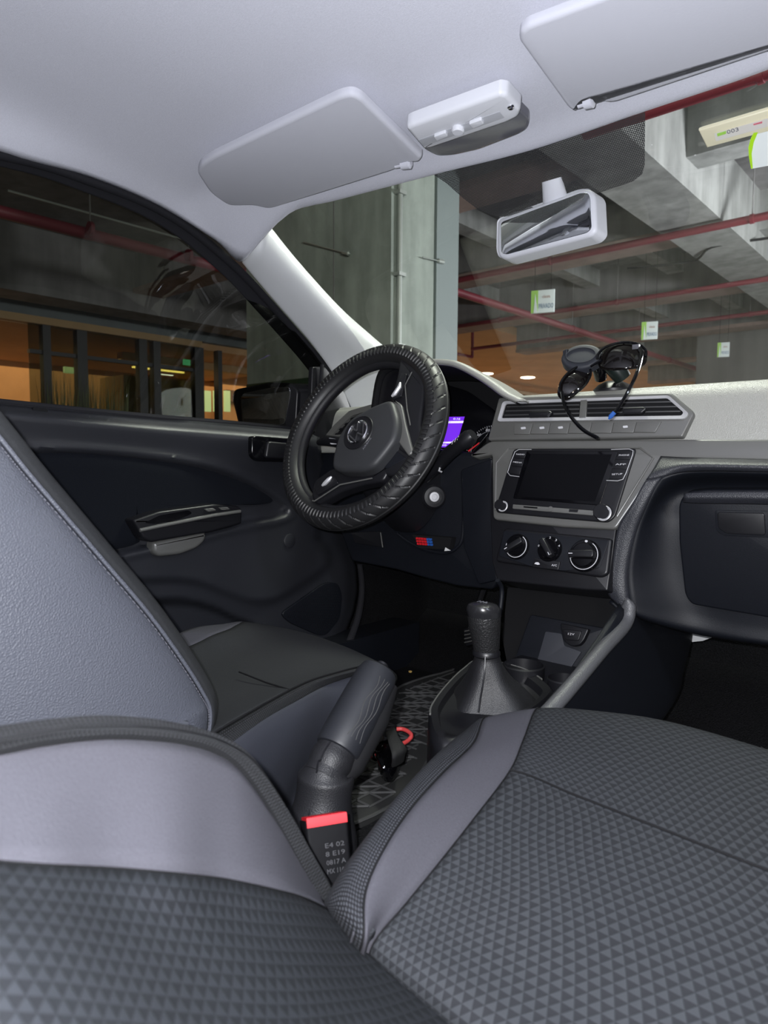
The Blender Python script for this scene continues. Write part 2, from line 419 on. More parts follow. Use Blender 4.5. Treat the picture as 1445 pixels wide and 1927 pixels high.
# big concrete column ahead-left of the car
c1 = P(735, 600, y=1.90); xL = P(464, 600, y=1.90).x; xR = c1.x; yB = P(815, 600, x=xR).y; yE = P(858, 600, x=xR).y
col = thing('concrete_column', 'wide grey-green concrete column with conduit seen through the windscreen, left of the mirror', 'column', ((xL+xR)/2, 2.2, 0))
obj('shaft', box6(xL, xR, 1.90, yB, 1.42, 3.02), CONC, col, smooth=False)
obj('painted_base', box6(xL-.004, xR+.004, 1.896, yB, 0, 1.42), GREENP, col, smooth=False, label='dark green painted lower part of the column')
obj('steel_cover', box6(xR-.5, xR+.012, yB+.012, yE, 0, 3.02), STEELG, col, smooth=False, label='flat grey-green sheet cover on the column side')
cx = P(751, 600, x=xR+.02)
tb = MB(); tb.tube([(xR+.02, cx.y, z) for z in (.2, 1.0, 2.0, 3.0)], .016, 10)
obj('conduit', tb, PIPEG, col)
for z in (1.55, 1.95, 2.4, 2.8):
    obj('conduit_clip', MB().box((xR+.02, cx.y, z), (.05, .06, .02)), PIPEG, col, smooth=False)
# formwork joint lines, each a shallow recessed strip
for px in (628,):
    q = P(px, 600, y=1.898); obj('formwork_joint', MB().box((q.x, 1.899, 2.2), (.006, .006, 1.6)), CONCD, col, smooth=False)
for (a, b) in (((570, 455), (652, 476)), ((795, 484), (830, 492))):
    q0 = P(*a, y=1.885) if a[0] < 700 else P(*a, x=xR+.02); q1 = P(*b, y=1.885) if b[0] < 740 else P(*b, x=xR+.02)
    wb = MB().tube([q0, (q0+q1)/2, q1], .004, 6); wb.lathe(q1, (q1-q0), [(.001, -.04), (.014, -.03), (.014, .02), (.001, .03)], 8)
    obj('anchor_wire', wb, PIPEG, col)

# left nearer column seen only in the gap beyond the side mirror is the same one; far right column
rc = P(1313, 600, y=9.0)
fc = thing('concrete_column', 'dark concrete column at the right edge behind the dashboard pad', 'column', (rc.x+1.1, 9.4, 0))
obj('shaft', box6(rc.x, rc.x+2.6, 9.0, 9.9, 1.9, 3.02), COLR, fc, smooth=False)
obj('painted_band', box6(rc.x-.003, rc.x+2.603, 8.997, 9.9, 1.3, 1.9), mat_concrete('dark_band_concrete', (.12, .122, .118), .25, 1), fc, smooth=False)
obj('base', box6(rc.x, rc.x+2.6, 9.0, 9.9, 0, 1.3), COLR, fc, smooth=False)

# beams: a main beam along the lane, ribs across it
def beam(x0, x1, y0, y1, z0, z1, m_, lab, grp=None):
    o = obj('ceiling_beam', box6(x0, x1, y0, y1, z0, z1), m_, smooth=False); tag(o, lab, 'beam', grp); return o
bx = P(1130, 362, z=2.55).x
beam(bx, bx+.42, 1.2, 25, 2.55, 3.02, CONCW, 'pale main concrete beam running away from the car above the mirror')
beam(-6.6, -6.2, -8, 6.0, 2.42, 3.02, CONCD, 'dark concrete beam along the lit lobby front')
ribs = []
for k, y in enumerate((1.55, 3.3, 5.0, 6.7, 8.4, 10.1, 11.8, 13.5, 15.2, 17, 19, 21)):
    o = beam(bx+.42, 6.0, y, y+.22, 2.72, 3.02, CONCW, 'crosswise concrete rib right of the main beam', 'ceiling ribs right of the main beam')
for y in (2.6, 4.35, 6.3, 8.5, 11.0, 14.0, 17.5, 21.5):
    o2 = beam(-6.2 if y < 6 else -5.2, bx, y, y+.30, 2.66, 3.02, CONCD, 'crosswise concrete rib between main beam and lobby', 'ceiling ribs left of the main beam')
    obj('rib_soffit', box6(-6.2 if y < 6 else -5.2, bx, y-.02, y+.32, 2.61, 2.655), CONCP, o2, smooth=False, label='brownish flat soffit board under the rib')
for k, x in enumerate((-4.3, -3.0, -2.1)):
    o = beam(x, x+.16, 2.0, 24, 2.84, 3.015, CONCW, ('lengthwise concrete rib nearest the lobby', 'lengthwise concrete rib above the long red pipe', 'lengthwise concrete rib beside the main beam')[k], 'lengthwise ceiling ribs')

# sprinkler pipes
def pipe(pts, r_, lab, grp=None, hang=None):
    mb = MB().tube(pts, r_, 10); o = obj('sprinkler_pipe', mb, PIPE); tag(o, lab, 'pipe', grp)
    for h in hang or []:
        e = MB().tube([h, V((h[0], h[1], 3.02))], .004, 6); obj('hanger_rod', e, CONCD, o)
        o2 = MB().lathe(V(h), V(pts[1])-V(pts[0]), [(r_+.006, -.012), (r_+.006, .012)], 12); obj('hanger_ring', o2, PIPE, o)
    return o
def lineX(p0, p1, z): 
    a = P(*p0, z=z); b = P(*p1, z=z); ym = (a.y+b.y)/2; return V((a.x-6, ym, z)), V((b.x+3, ym, z))
for (p0, p1, z, rd, lab) in (((1215, 200), (1445, 145), 2.45, .034, 'thick red pipe just under the visor at top right'),
                        ((870, 522), (1400, 420), 2.5, .026, 'red pipe crossing behind the mirror bottom'),
                        ((900, 606), (1400, 535), 2.5, .024, 'second red pipe crossing behind the PRIVADO sign'),
                        ((1000, 640), (1310, 607), 2.5, .024, 'third red pipe far behind, near the dashboard top')):
    a, b = lineX(p0, p1, z); a.x = max(a.x, -5.15)
    if z == 2.45: a.x = -1.0; z_ = z
    xs = [a.x+(b.x-a.x)*k/5 for k in range(1, 5)]
    pipe([a, b], rd, lab, None, [V((x, a.y, z)) for x in xs])
a = P(860, 583, z=2.35); b = P(1300, 667, z=2.35); xm = (a.x+b.x)/2
pipe([V((xm, a.y-1.5, 2.35)), V((xm, b.y+4, 2.35))], .035, 'long red pipe running away along the lobby side', None, [V((xm, y, 2.35)) for y in (6, 9, 12, 15)])
a = P(0, 395, z=2.45); b = P(380, 497, z=2.45)
pipe([V(((a.x+b.x)/2, a.y-3, 2.45)), V(((a.x+b.x)/2, b.y+3, 2.45))], .04, 'red pipe seen through the upper side window', None, [P(170, 430, z=2.45), P(355, 480, z=2.45)])
a = P(125, 395, z=2.62); b = P(320, 438, z=2.62)
tb = MB().tube([V(((a.x+b.x)/2, a.y-.4, 2.62)), V(((a.x+b.x)/2, b.y+.2, 2.62))], .008, 6)
tb.tube([P(170, 405, z=2.62), V((P(170, 405, z=2.62).x, P(170, 405, z=2.62).y, 3.02))], .004, 5)
tag(obj('steel_conduit', tb, PIPEG), 'thin pale conduit above the red pipe in the side window', 'conduit')
# cable slack under the main beam
a = P(1240, 500, z=2.52); tb = MB().tube(crv([P(1180, 505, z=2.53), P(1300, 492, z=2.53), P(1340, 465, z=2.55), P(1445, 448, z=2.6)], 8), .010, 6)
tag(obj('black_cable', tb, MATTB), 'thin black cable draped across the main beam', 'cable')
# small vertical drop with elbow on the ochre wall
q0 = P(889, 640, x=-5.4); q1 = P(889, 672, x=-5.4); q0.z = 2.88; tb = MB().tube([q0, V((q0.x, q0.y, q1.z))], .022, 8); tb.tube([V((q0.x, q0.y, q1.z)), V((q0.x, q0.y-.8, q1.z))], .022, 8)
tag(obj('pipe_drop', tb, PIPE), 'short red pipe drop with an elbow on the ochre wall', 'pipe')

# ochre lobby seen through the windscreen
struct(obj('wall_left', box6(-16, -15.8, -8, 26, 0, 3.2), ORANGE, smooth=False))
struct(obj('lobby_ceiling', box6(-15.8, -7.0, -8, 6.0, 2.28, 2.36), ORANGE, smooth=False))
struct(obj('trim_1', box6(-7.25, -6.9, -8, 6.0, 2.36, 3.0), mat('grey_fascia', (.13, .15, .16), .8, vary=.15, vscale=2), smooth=False))
struct(obj('wall_left_far', box6(-9.7, -9.5, 6.0, 26, 0, 3.02), ORANGE, smooth=False))
struct(obj('trim_2', box6(-9.5, -5.2, 6.0, 26, 2.88, 3.0), ORANGE, smooth=False))
struct(obj('trim_3', box6(-8.8, -8.6, 6.0, 26, 2.62, 2.70), mat('dark_tray', (.03, .02, .015), .7), smooth=False))
struct(obj('trim_8', box6(-9.5, -9.4, 6.0, 26, 1.9, 2.1), mat('brown_band', (.10, .06, .04), .7), smooth=False))
lbs = ('round recessed lamp glowing left in the ochre lobby ceiling, nearer the dash hood', 'round recessed lamp glowing right in the ochre lobby ceiling, nearer the sunglasses')
for (px, py), lb in zip(((914, 703), (993, 710)), lbs):
    q = P(px, py, z=2.88); lm = MB().lathe(q, (0, 0, -1), [(.16, 0), (.17, .01), (.13, .02)], 24)
    o = obj('downlight', lm, LITW); tag(o, lb, 'lamp', 'lobby downlights')
# lobby front seen through the side window: fascia, posts, glass, lamps, planting
XF = -6.9
fz = P(230, 632, x=XF).z
LF = thing('lobby_front', 'tan fronted glazed lobby with dark posts seen through the side window', 'building', (XF, 2, 0))
ya = P(-60, 600, x=XF).y; yb = P(380, 600, x=XF).y; yc = P(466, 600, x=XF).y
zt = P(250, 575, x=XF).z
obj('fascia', box6(XF-.15, XF, ya-6, yb, fz, zt+.06), TAN, LF, smooth=False)
obj('fascia', box6(XF-1.2, XF-1.05, yb-.5, yc+3, fz-.1, zt-.05), TAN, LF, smooth=False)
obj('soffit_beam', box6(XF-.35, XF+.1, ya-6, yc+3, zt+.42, zt+.50), TAN, LF, smooth=False)
obj('soffit_beam', box6(XF-.55, XF-.3, ya-6, yc+3, zt+.2, zt+.26), TAN, LF, smooth=False)
for px, wd in ((88, .08), (154, .11), (268, .10), (294, .09), (373, .13), (412, .06)):
    y = P(px, 700, x=XF-.05).y; obj('post', box6(XF-.12, XF-.02, y-wd/2, y+wd/2, 0, fz), DKFRAME, LF, smooth=False)
ylo = P(60, 700, x=XF).y
obj('glass_pane', box6(XF-.07, XF-.06, ylo, yb, .0, fz), GLAZE, LF, smooth=False)
zr = P(300, 690, x=XF-.1).z
obj('rail', box6(XF-.1, XF-.04, ylo, yb, zr-.02, zr+.02), DKFRAME, LF, smooth=False)
q0 = P(232, 705, x=XF-.6); q1 = P(378, 775, x=XF-.6)
obj('counter', box6(XF-1.2, XF-.6, q0.y, q1.y, 0, q0.z), mat('ochre_counter', (.45, .27, .08), .7), LF, smooth=False)
obj('backdrop', box6(XF-3.2, XF-3.1, ya-6, yc+6, 0, 2.28), ORANGE, LF, smooth=False)
for (x0, y0, x1, y1, mm, xx) in ((250, 692, 345, 700, LITY, -1.5), (380, 688, 408, 697, LITY, -1.5), (120, 690, 148, 704, LIT, -1.5), (384, 735, 396, 775, LIT, -2), (402, 735, 412, 775, LIT, -2),
                                 (422, 735, 432, 775, LIT, -2), (302, 704, 325, 707, LITW, -1.2)):
    a = P(x0, y0, x=XF+xx); b = P(x1, y1, x=XF+xx)
    obj('lit_panel', MB().box(((a+b)/2), (.05, abs(b.y-a.y), abs(b.z-a.z))), mm, LF, smooth=False, label='glowing panel inside the lobby')
a = P(345, 676, x=XF-.5); b = P(366, 689, x=XF-.5)
ex = obj('exit_sign', MB().box((a+b)/2, (.03, abs(b.y-a.y), abs(b.z-a.z))), EXITG, LF, smooth=False, label='small green lit exit sign')
# planting
rd = random.Random(3)
pl_ = MB()
y0 = P(85, 740, x=XF+.35).y; y1 = P(235, 740, x=XF+.35).y; zt2 = P(150, 712, x=XF+.35).z
for k in range(260):
    y = y0+(y1-y0)*rd.random(); x = XF+.15+.4*rd.random(); hh = zt2*(.85+.22*rd.random()); a = rd.random()*6.28; lean = .12*rd.random()+.02
    b = V((x, y, .3)); t = V((x+lean*math.cos(a), y+lean*math.sin(a), hh)); wv = V((-math.sin(a), math.cos(a), 0))*.008
    mid = (b+t)/2+V((math.cos(a), math.sin(a), 0))*(-.03)
    pl_.add([b-wv, b+wv, mid-wv, mid+wv, t], [(0, 1, 3, 2), (2, 3, 4)])
o = obj('reed_grass', pl_, GRASS, smooth=False, recalc=False); o['kind'] = 'stuff'; tag(o, 'upright reed grass planted before the lobby glass', 'plants')
o = obj('planter', box6(XF+.08, XF+.65, y0, y1, 0, .32), CONCD, smooth=False); tag(o, 'low concrete planter under the reed grass', 'planter')

# PRIVADO signs hanging from the ceiling
def sign(px, py, wpx, hpx, z, lab):
    c = P(px, py, z=z); D = ray(px, py); d = (c-CAM).dot(ax); wm = wpx/F*d*1.05; hm = hpx/F*d
    Y = V((.82, .57, 0)).normalized(); n = V((Y.y, -Y.x, 0))
    if n.dot(CAM-c) < 0: n = -n
    X = Y if Y.dot(rr) > 0 else -Y
    X = (rr*1.0 + V((0, 0, 0))); X = V((.60, -.80*.0+.2, 0)).normalized()
    n = V((X.y, -X.x, 0)); 
    if n.dot(CAM-c) < 0: n = -n
    t = thing('parking_sign', lab, 'sign', c-V((0, 0, hm/2)), 'hanging parking signs')
    Z = V((0, 0, 1)); wm = wm/abs(X.dot(rr))
    pl2 = (c, n)
    def rect(x0, x1, z0, z1, h=0): return [c+X*(wm*x0)+Z*(hm*z0)+n*h, c+X*(wm*x1)+Z*(hm*z0)+n*h, c+X*(wm*x1)+Z*(hm*z1)+n*h, c+X*(wm*x0)+Z*(hm*z1)+n*h]
    obj('board', MB().plate(rect(-.5, .5, -.5, .5), n, .02, .004), SIGNW, t)
    obj('green_band', MB().plate(rect(-.5, -.2, -.5, .5, .002), n, .002), SIGNG, t, smooth=False)
    tri_ = [c+X*(wm*-.38)+Z*(hm*-.5)+n*.004, c+X*(wm*-.20)+Z*(hm*-.5)+n*.004, c+X*(wm*-.32)+Z*(hm*.35)+n*.004]
    obj('white_wedge', MB().plate(tri_, n, .002), SIGNW, t, smooth=False)
    def pt(a_, b_): 
        q = c+X*(wm*a_)+Z*(hm*b_); dd = q-CAM; k = F/dd.dot(ax); return (722.5+dd.dot(rr)*k, 963.5-dd.dot(uu)*k)
    text('PRIVADO', (c+n*.002, n), pt(-.16, -.22), pt(.46, -.22), hm*.30, SIGNB, t)
    text('clesia', (c+n*.002, n), pt(-.02, .20), pt(.32, .20), hm*.20, mat('sign_rust', (.35, .16, .12), .5), t)
    for s_ in (-.35, .35):
        a_ = c+X*(wm*s_)+Z*(hm*.5); obj('hanging_wire', MB().tube([a_, V((a_.x, a_.y, 3.02))], .0015, 4), MATTB, t)
sign(1021, 567, 38, 42, 2.15, 'nearest white and green PRIVADO sign left of the sunglasses')
sign(1222, 622, 25, 33, 2.12, 'middle PRIVADO sign above the sunglasses lens')
sign(1361, 658, 18, 27, 2.10, 'smallest PRIVADO sign in front of the far right column')

# =================================================================== THE CAR SHELL
# roof lining
def zh(x, y):
    ks = [(-1.9, 1.385), (-1.3, 1.412), (-.9, 1.412), (-.6, 1.398), (-.42, 1.375), (-.30, 1.355), (-.16, 1.34)]
    z = ks[0][1]
    for i in range(len(ks)-1):
        if ks[i][0] <= y <= ks[i+1][0]:
            t = (y-ks[i][0])/(ks[i+1][0]-ks[i][0]); z = ks[i][1]*(1-t)+ks[i+1][1]*t
    if y > ks[-1][0]: z = 1.34
    d = max(0, abs(x)-.32)/.3; return z-.034*d*d
seal_px = [(-420, 205), (-140, 262), (0, 290), (90, 312), (170, 340), (240, 366), (300, 394), (360, 432), (420, 482), (457, 516), (500, 562), (545, 612), (590, 664), (625, 712), (655, 770), (668, 830)]
seal_x = [-.60, -.60, -.60, -.60, -.60, -.60, -.60, -.603, -.608, -.612, -.62, -.63, -.64, -.65, -.655, -.66]
SEAL = [P(p[0], p[1], x=x) for p, x in zip(seal_px, seal_x)]
hdr = [(500, 406), (600, 384), (700, 359), (830, 325), (1000, 282), (1210, 210), (1445, 130), (1640, 40)]
row0 = [P(x, y, z=1.34) for x, y in hdr]
XS = [None, -.52, -.40, -.24, -.02, .20, .42, .63]
rows = [[p+V((0, .015, .02)) for p in row0], row0]
leftb = [P(457, 492, x=-.575), P(405, 452, x=-.585), P(300, 388, x=-.59), P(170, 334, x=-.592), P(0, 285, x=-.592)]
for k, lp in enumerate(leftb):
    y = lp.y; row = [lp]
    for j in range(1, 8):
        if k == 0: row.append(row0[j]+V((0, -.05, .010))); continue
        x = XS[j]; yy = min(y, -.30); yy = y if k > 1 else -.31-.10*abs(x)
        row.append(V((x, yy, zh(x, yy))))
    rows.append(row)
for y in (-.9, -1.3, -1.9):
    rows.append([V((-.592, y, 1.36))]+[V((XS[j], y, zh(XS[j], y))) for j in range(1, 8)])
G = loft(rows, 6, 6)
o = struct(obj('headliner', MB().grid(G), HEAD, solid=.012)); o['label'] = 'pale grey cloth roof lining'
# corner piece of the lining, slightly raised patch by the driver's visor
o = struct(obj('roof_panel', box6(-.60, .66, -1.9, -.15, 1.43, 1.45), mat('car_paint', (.35, .36, .38), .3), smooth=False))

# A-pillar trim
pr = [((457, 492), (483, 462), (500, 420)), ((520, 566), (556, 540), (560, 494)), ((590, 646), (628, 618), (640, 582)),
      ((640, 716), (690, 672), (705, 640)), ((672, 785), (722, 722), (760, 690)), ((690, 850), (745, 790), (790, 750))]
rows = []
for k, (a, b, c) in enumerate(pr):
    xa = -.60-.012*k; rows.append([P(*a, x=xa-.01), P(*a, x=xa), P(*b, x=xa+.050), P(*c, x=xa+.055), P(*c, x=xa-.02)])
o = struct(obj('trim_4', MB().grid(loft(rows, 6, 6)), PILLAR, solid=.006)); o['label'] = 'pale plastic pillar trim between side window and windscreen'
# lining corner covering the pillar top
# windscreen glass
def ws(x, t):
    yt = -.165-.28*x*x; yb_ = .50-.42*x*x; zt_ = 1.362-.03*x*x; zb = .985
    xx = x*(1+.10*t)
    return V((xx, yt+(yb_-yt)*t, zt_+(zb-zt_)*t+.012*math.sin(math.pi*t)))
G = [[ws(-.66+1.32*j/24, i/12) for j in range(25)] for i in range(13)]
WS = struct(obj('window_1', MB().grid(G), WGLASS, smooth=True, recalc=False)); WS['label'] = 'clear windscreen glass'
wn = (ws(.2, 1)-ws(.2, 0)).cross(V((1, 0, 0))).normalized()
if wn.dot(CAM-ws(0, .3)) < 0: wn = -wn
def wsl(px, py, h=.004):
    pl = (ws(0, .0)+wn*h, wn); q = P(px, py, pl=pl)
    for _ in range(4):
        x = q.x; pl = (ws(x/1.05, .0)+wn*h, wn); q = P(px, py, pl=pl)
    return q
frit_px = [(800, 318), (905, 285), (1000, 262), (1100, 230), (1214, 190), (1213, 310), (1208, 328), (1190, 342), (1100, 372), (1000, 400), (950, 408), (925, 405), (900, 395), (870, 372), (840, 345)]
mb = MB(); fp = [wsl(x, y, .0035) for x, y in frit_px]; mb.add(fp, [tuple(range(len(fp)))])
obj('sunshade_band', mb, FRIT, WS, smooth=False, recalc=False, label='dotted dark print on the glass behind the mirror')

# side door: glass, frame, seals
bot = [(-420, 720), (-140, 745), (0, 758), (150, 773), (300, 787), (440, 798), (590, 812), (640, 818)]
def sill_y(px):
    for i in range(len(bot)-1):
        if bot[i][0] <= px <= bot[i+1][0]:
            t = (px-bot[i][0])/(bot[i+1][0]-bot[i][0]); return bot[i][1]*(1-t)+bot[i+1][1]*t
    return bot[-1][1]
tops = [(p[0], p[1]) for p in seal_px if p[0] <= 640]
G = []
N1 = 9
for k in range(N1):
    t = k/(N1-1); row = []
    for (px, py) in tops:
        a = P(px, py, x=-.625); b = P(px, sill_y(px)+6, x=-.685); row.append(a*(1-t)+b*t+V((-.018*math.sin(math.pi*t), 0, 0)))
    G.append(row)
o = struct(obj('window_2', MB().grid(G), SGLASS, recalc=False)); o['label'] = 'dark tinted driver side window glass'
# black window frame band
ins = []
for i, p in enumerate(seal_px[:-1]):
    q = seal_px[min(i+1, len(seal_px)-2)]; pr_ = seal_px[max(i-1, 0)]
    dx, dy = q[0]-pr_[0], q[1]-pr_[1]; l = math.hypot(dx, dy); wpx = 22+6*min(1, max(0, i/10))
    ins.append((p[0]-dy/l*wpx, p[1]+dx/l*wpx))
rows = [[P(p[0], p[1], x=seal_x[i]) for i, p in enumerate(seal_px[:-1])], [P(p[0]*.5+q[0]*.5, p[1]*.5+q[1]*.5, x=seal_x[i]-.012) for i, (p, q) in enumerate(zip(seal_px[:-1], ins))],
        [P(q[0], q[1], x=seal_x[i]-.022) for i, q in enumerate(ins)]]
o = struct(obj('trim_5', MB().grid(loft(rows, 4, 4)), RUBBER, solid=.006)); o['label'] = 'black window frame of the driver door'
o = struct(obj('trim_6', MB().tube(crv(SEAL, 5), .0085, 10), RUBBER)); o['label'] = 'black rubber door seal along the roof lining'

# driver door panel -----------------------------------------------
DX = -.668
door = thing('door_panel', 'dark grained driver door trim panel with cloth insert and pull handle', 'door', (DX, -.3, .45))
def sdf(poly, x, y):
    inside = False; dm = 1e9; k = len(poly)
    for i in range(k):
        x1, y1 = poly[i]; x2, y2 = poly[(i+1) % k]
        if (y1 > y) != (y2 > y) and x < (x2-x1)*(y-y1)/(y2-y1)+x1: inside = not inside
        dx, dy = x2-x1, y2-y1; t = max(0, min(1, ((x-x1)*dx+(y-y1)*dy)/(dx*dx+dy*dy+1e-9)))
        dm = min(dm, math.hypot(x-x1-t*dx, y-y1-t*dy))
    return dm if inside else -dm
def sm(t): t = max(0, min(1, t)); return t*t*(3-2*t)
def c2(pts, n=5, closed=True): return [(p.x, p.y) for p in crv([V((a, b, 0)) for a, b in pts], n, closed)]
insert_ = c2([(20, 868), (60, 853), (140, 852), (260, 862), (380, 880), (450, 903), (510, 934), (540, 960), (520, 972), (455, 984), (380, 1003), (290, 1025), (190, 1048), (80, 1070), (0, 1080), (-60, 1000)], 4)
rimo = c2([(0, 860), (60, 845), (140, 844), (260, 853), (385, 871), (460, 894), (520, 926), (552, 962), (530, 982), (460, 996), (385, 1016), (290, 1040), (190, 1064), (80, 1086), (0, 1100), (-80, 1000)], 4)
lower = c2([(100, 1100), (330, 1092), (400, 1108), (470, 1134), (520, 1130), (570, 1100), (612, 1070), (618, 1040), (600, 990), (800, 900), (800, 600), (-300, 600), (-300, 1100)], 2)
pocket = c2([(230, 1150), (310, 1128), (380, 1135), (440, 1160), (480, 1190), (400, 1300), (200, 1300)], 3)
rcv = [(812, 600), (860, 606), (900, 616), (960, 632), (1000, 648), (1065, 673), (1110, 675), (1150, 668), (1210, 646), (1290, 600)]
def rx(y):
    for i in range(len(rcv)-1):
        if rcv[i][0] <= y <= rcv[i+1][0]:
            t = (y-rcv[i][0])/(rcv[i+1][0]-rcv[i][0]); return rcv[i][1]*(1-t)+rcv[i+1][1]*t
    return rcv[0][1] if y < 812 else rcv[-1][1]
G = []
NR, NC = 84, 150
for i in range(NR+1):
    t = i/NR; row = []
    for j in range(NC+1):
        s_ = j/NC; xg = -420+1020*s_; yt = sill_y(xg); y = yt+t*(1290-yt)
        x = -420+(rx(y)+420)*s_
        yt = sill_y(x); y = yt+t*(1290-yt)
        h = 0.0
        h -= .020*(1-sm((y-yt)/26))                         # roll over at the sill
        h += .012*sm((70-(y-yt))/60)*sm((y-yt)/16)
        h -= .016*sm((sdf(insert_, x, y)+3)/8)
        h += .005*sm(1-abs(sdf(insert_, x, y)+10)/9)
        h += .013*sm((sdf(lower, x, y)+8)/16)
        h -= .035*sm((sdf(pocket, x, y)+3)/14)
        h += .075*sm((x-300)/330)*sm((930-y)/110)
        h -= .02*sm((x-rx(y)+26)/26)
        row.append(P(x, y, x=DX+h))
    G.append(row)
obj('trim_panel', MB().grid(G), DOORP, door, solid=.01, ang=60)
obj('sill_strip', MB().tube([P(x, y-1, x=-.676) for x, y in bot], .006, 8), RUBBER, door)
# cloth insert over the recess
def fan_grid(poly, f):
    """smooth filled outline: rings shrinking to the centre"""
    cx_ = sum(p[0] for p in poly)/len(poly); cy_ = sum(p[1] for p in poly)/len(poly); mb = MB(); k = len(poly); rings = 7; vs = []
    for q in range(rings):
        s_ = 1-q/rings
        for (x, y) in poly: vs.append(f(cx_+(x-cx_)*s_, cy_+(y-cy_)*s_, q))
    vs.append(f(cx_, cy_, rings)); fs = []
    for q in range(rings-1):
        for j in range(k): fs.append((q*k+j, (q+1)*k+j, (q+1)*k+(j+1) % k, q*k+(j+1) % k))
    for j in range(k): fs.append(((rings-1)*k+j, rings*k, (rings-1)*k+(j+1) % k))
    return mb.add(vs, fs)
cloth_px = c2([(20, 868), (60, 854), (140, 853), (260, 863), (380, 881), (450, 904), (500, 930), (512, 944), (480, 950), (430, 950), (380, 962), (300, 978), (255, 990), (262, 1020), (190, 1040), (80, 1062), (0, 1072), (-60, 1000)], 4)
obj('cloth_insert', fan_grid(cloth_px, lambda x, y, q: P(x, y, x=DX+.0015+(.002 if q else -.003)+.0095)), CLOTHD, door)
# pull handle with switches
hp = PL((DX+.045, 0, .9), (1, 0, 0))
top_o = rnd([(250, 979), (300, 962), (405, 948), (452, 953), (456, 962), (455, 986), (400, 1001), (285, 1021), (270, 1014), (262, 1000)], 5)
hnd = obj('pull_handle', MB().plate(on(hp, top_o), (1, 0, 0), .04, .005), BLACKP, door)
obj('grip_hollow', MB().plate(on(off(hp, .0008), rnd([(272, 984), (300, 970), (355, 960), (362, 966), (340, 976), (290, 986)], 4)), (1, 0, 0), .002), GLOSSB, hnd)
obj('grip_edge', MB().tube([P(263, 998, x=DX+.046), P(300, 990, x=DX+.047), P(400, 970, x=DX+.047), P(452, 962, x=DX+.046)], .0035, 8), SATIN, hnd)
for p in ([(385, 958), (402, 956), (408, 961), (392, 963)], [(412, 955), (428, 954), (434, 959), (418, 960)]):
    obj('window_switch', MB().plate(on(off(hp, .003), rnd(p, 2)), (1, 0, 0), .004, .001), SATIN, hnd)
cup = rnd([(288, 1020), (390, 1000), (388, 1018), (372, 1032), (340, 1044), (300, 1048), (290, 1040)], 8)
obj('finger_cup', MB().plate(on(PL((DX+.034, 0, .9), (1, 0, 0)), cup), (1, 0, 0), .025, .008), SATIN, door, label='grey scoop under the pull handle')
# inner release handle recess
rp = PL((DX+.088, 0, .95), (1, 0, 0))
rel = obj('release_bezel', MB().plate(on(rp, rnd([(474, 823), (480, 820), (560, 826), (562, 870), (485, 868), (474, 858)], 8)), (1, 0, 0), .012, .003), GLOSSB, door)
obj('release_lever', MB().plate(on(off(rp, .006), rnd([(505, 830), (548, 834), (548, 864), (500, 862)], 6)), (1, 0, 0), .008, .004), BLACKP, rel)
# round plug and speaker grille
pc = P(546, 1018, x=DX+.016)
obj('round_cap', MB().lathe(pc-V((.006, 0, 0)), (1, 0, 0), [(.0165, 0), (.0165, .005), (.0145, .0062), (.0001, .0062)], 28), DOORP, door)
gpx = rnd([(528, 1155), (612, 1096), (636, 1096), (645, 1120), (640, 1165), (615, 1195), (600, 1196), (545, 1172)], 12)
gp = PL((DX+.006, 0, .6), (1, 0, -.0))
gr = obj('speaker_grille', MB().plate(on(gp, gpx), (1, 0, 0), .006, .002), DARKP, door)
mb = MB()
for iy in range(1096, 1196, 5):
    for ix in range(530, 646, 4):
        if sdf(gpx, ix, iy) > 5: mb.lathe(P(ix+(iy//5 % 2)*2, iy, x=DX+.0062), (1, 0, 0), [(.0011, -.001), (.0011, .0005)], 5)
o = obj('grille_dots', mb, MATTB, gr, smooth=False); o['kind'] = 'stuff'
obj('lock_button_recess', MB().plate(on(PL((DX+.004, 0, .9), (1, 0, 0)), rnd([(62, 766), (90, 769), (90, 778), (84, 784), (68, 782), (62, 774)], 5)), (1, 0, 0), .01, .001), MATTB, door)
# outer skin of the door
struct(obj('door_1', box6(-.80, -.74, -1.1, .35, .25, .93), mat('car_paint', (.35, .36, .38), .3), smooth=False))
# mirror sail corner
sp = PL((-.668, 0, 1.0), (1, 0, 0))
obj('mirror_sail', MB().plate(on((sp[0]+V((.06, 0, 0)), sp[1]), rnd([(583, 812), (588, 690), (612, 690), (650, 740), (672, 800), (672, 835), (600, 832)], 4)), (1, 0, 0), .012, .003), BLACKP, door)
obj('sail_post', MB().tube([P(588, 812, x=-.60), P(604, 740, x=-.60), P(606, 686, x=-.60)], [.007, .007, .004], 8), RUBBER, door)

# outside mirror -----------------------------------------------
om = thing('side_mirror', 'black exterior side mirror seen through the driver window', 'mirror', P(515, 806, x=-.86))
yp = P(500, 765, x=-.86).y
op = PL((0, yp, 1), (.12, -1, 0))
osh = rnd([(437, 748), (442, 733), (506, 720), (545, 720), (560, 735), (556, 800), (545, 806), (450, 801)], 7)
obj('housing_rim', MB().plate(on(op, osh), op[1], .03, .004), BLACKP, om)
fr_ = on(off(op, -.004), osh); c = sum(fr_, V((0, 0, 0)))/len(fr_)
back = [V((p.x*.0+c.x+(p.x-c.x)*.8+.02, p.y+.09, c.z+(p.z-c.z)*.75)) for p in fr_]
mid = [V((p.x+.02, p.y+.05, c.z+(p.z-c.z)*1.0)) for p in fr_]
mb = MB(); k = len(fr_); mb.add(fr_+mid+back, [(a*k+j, a*k+(j+1) % k, (a+1)*k+(j+1) % k, (a+1)*k+j) for a in (0, 1) for j in range(k)]+[tuple(2*k+j for j in range(k))])
obj('housing_shell', mb, BLACKP, om)
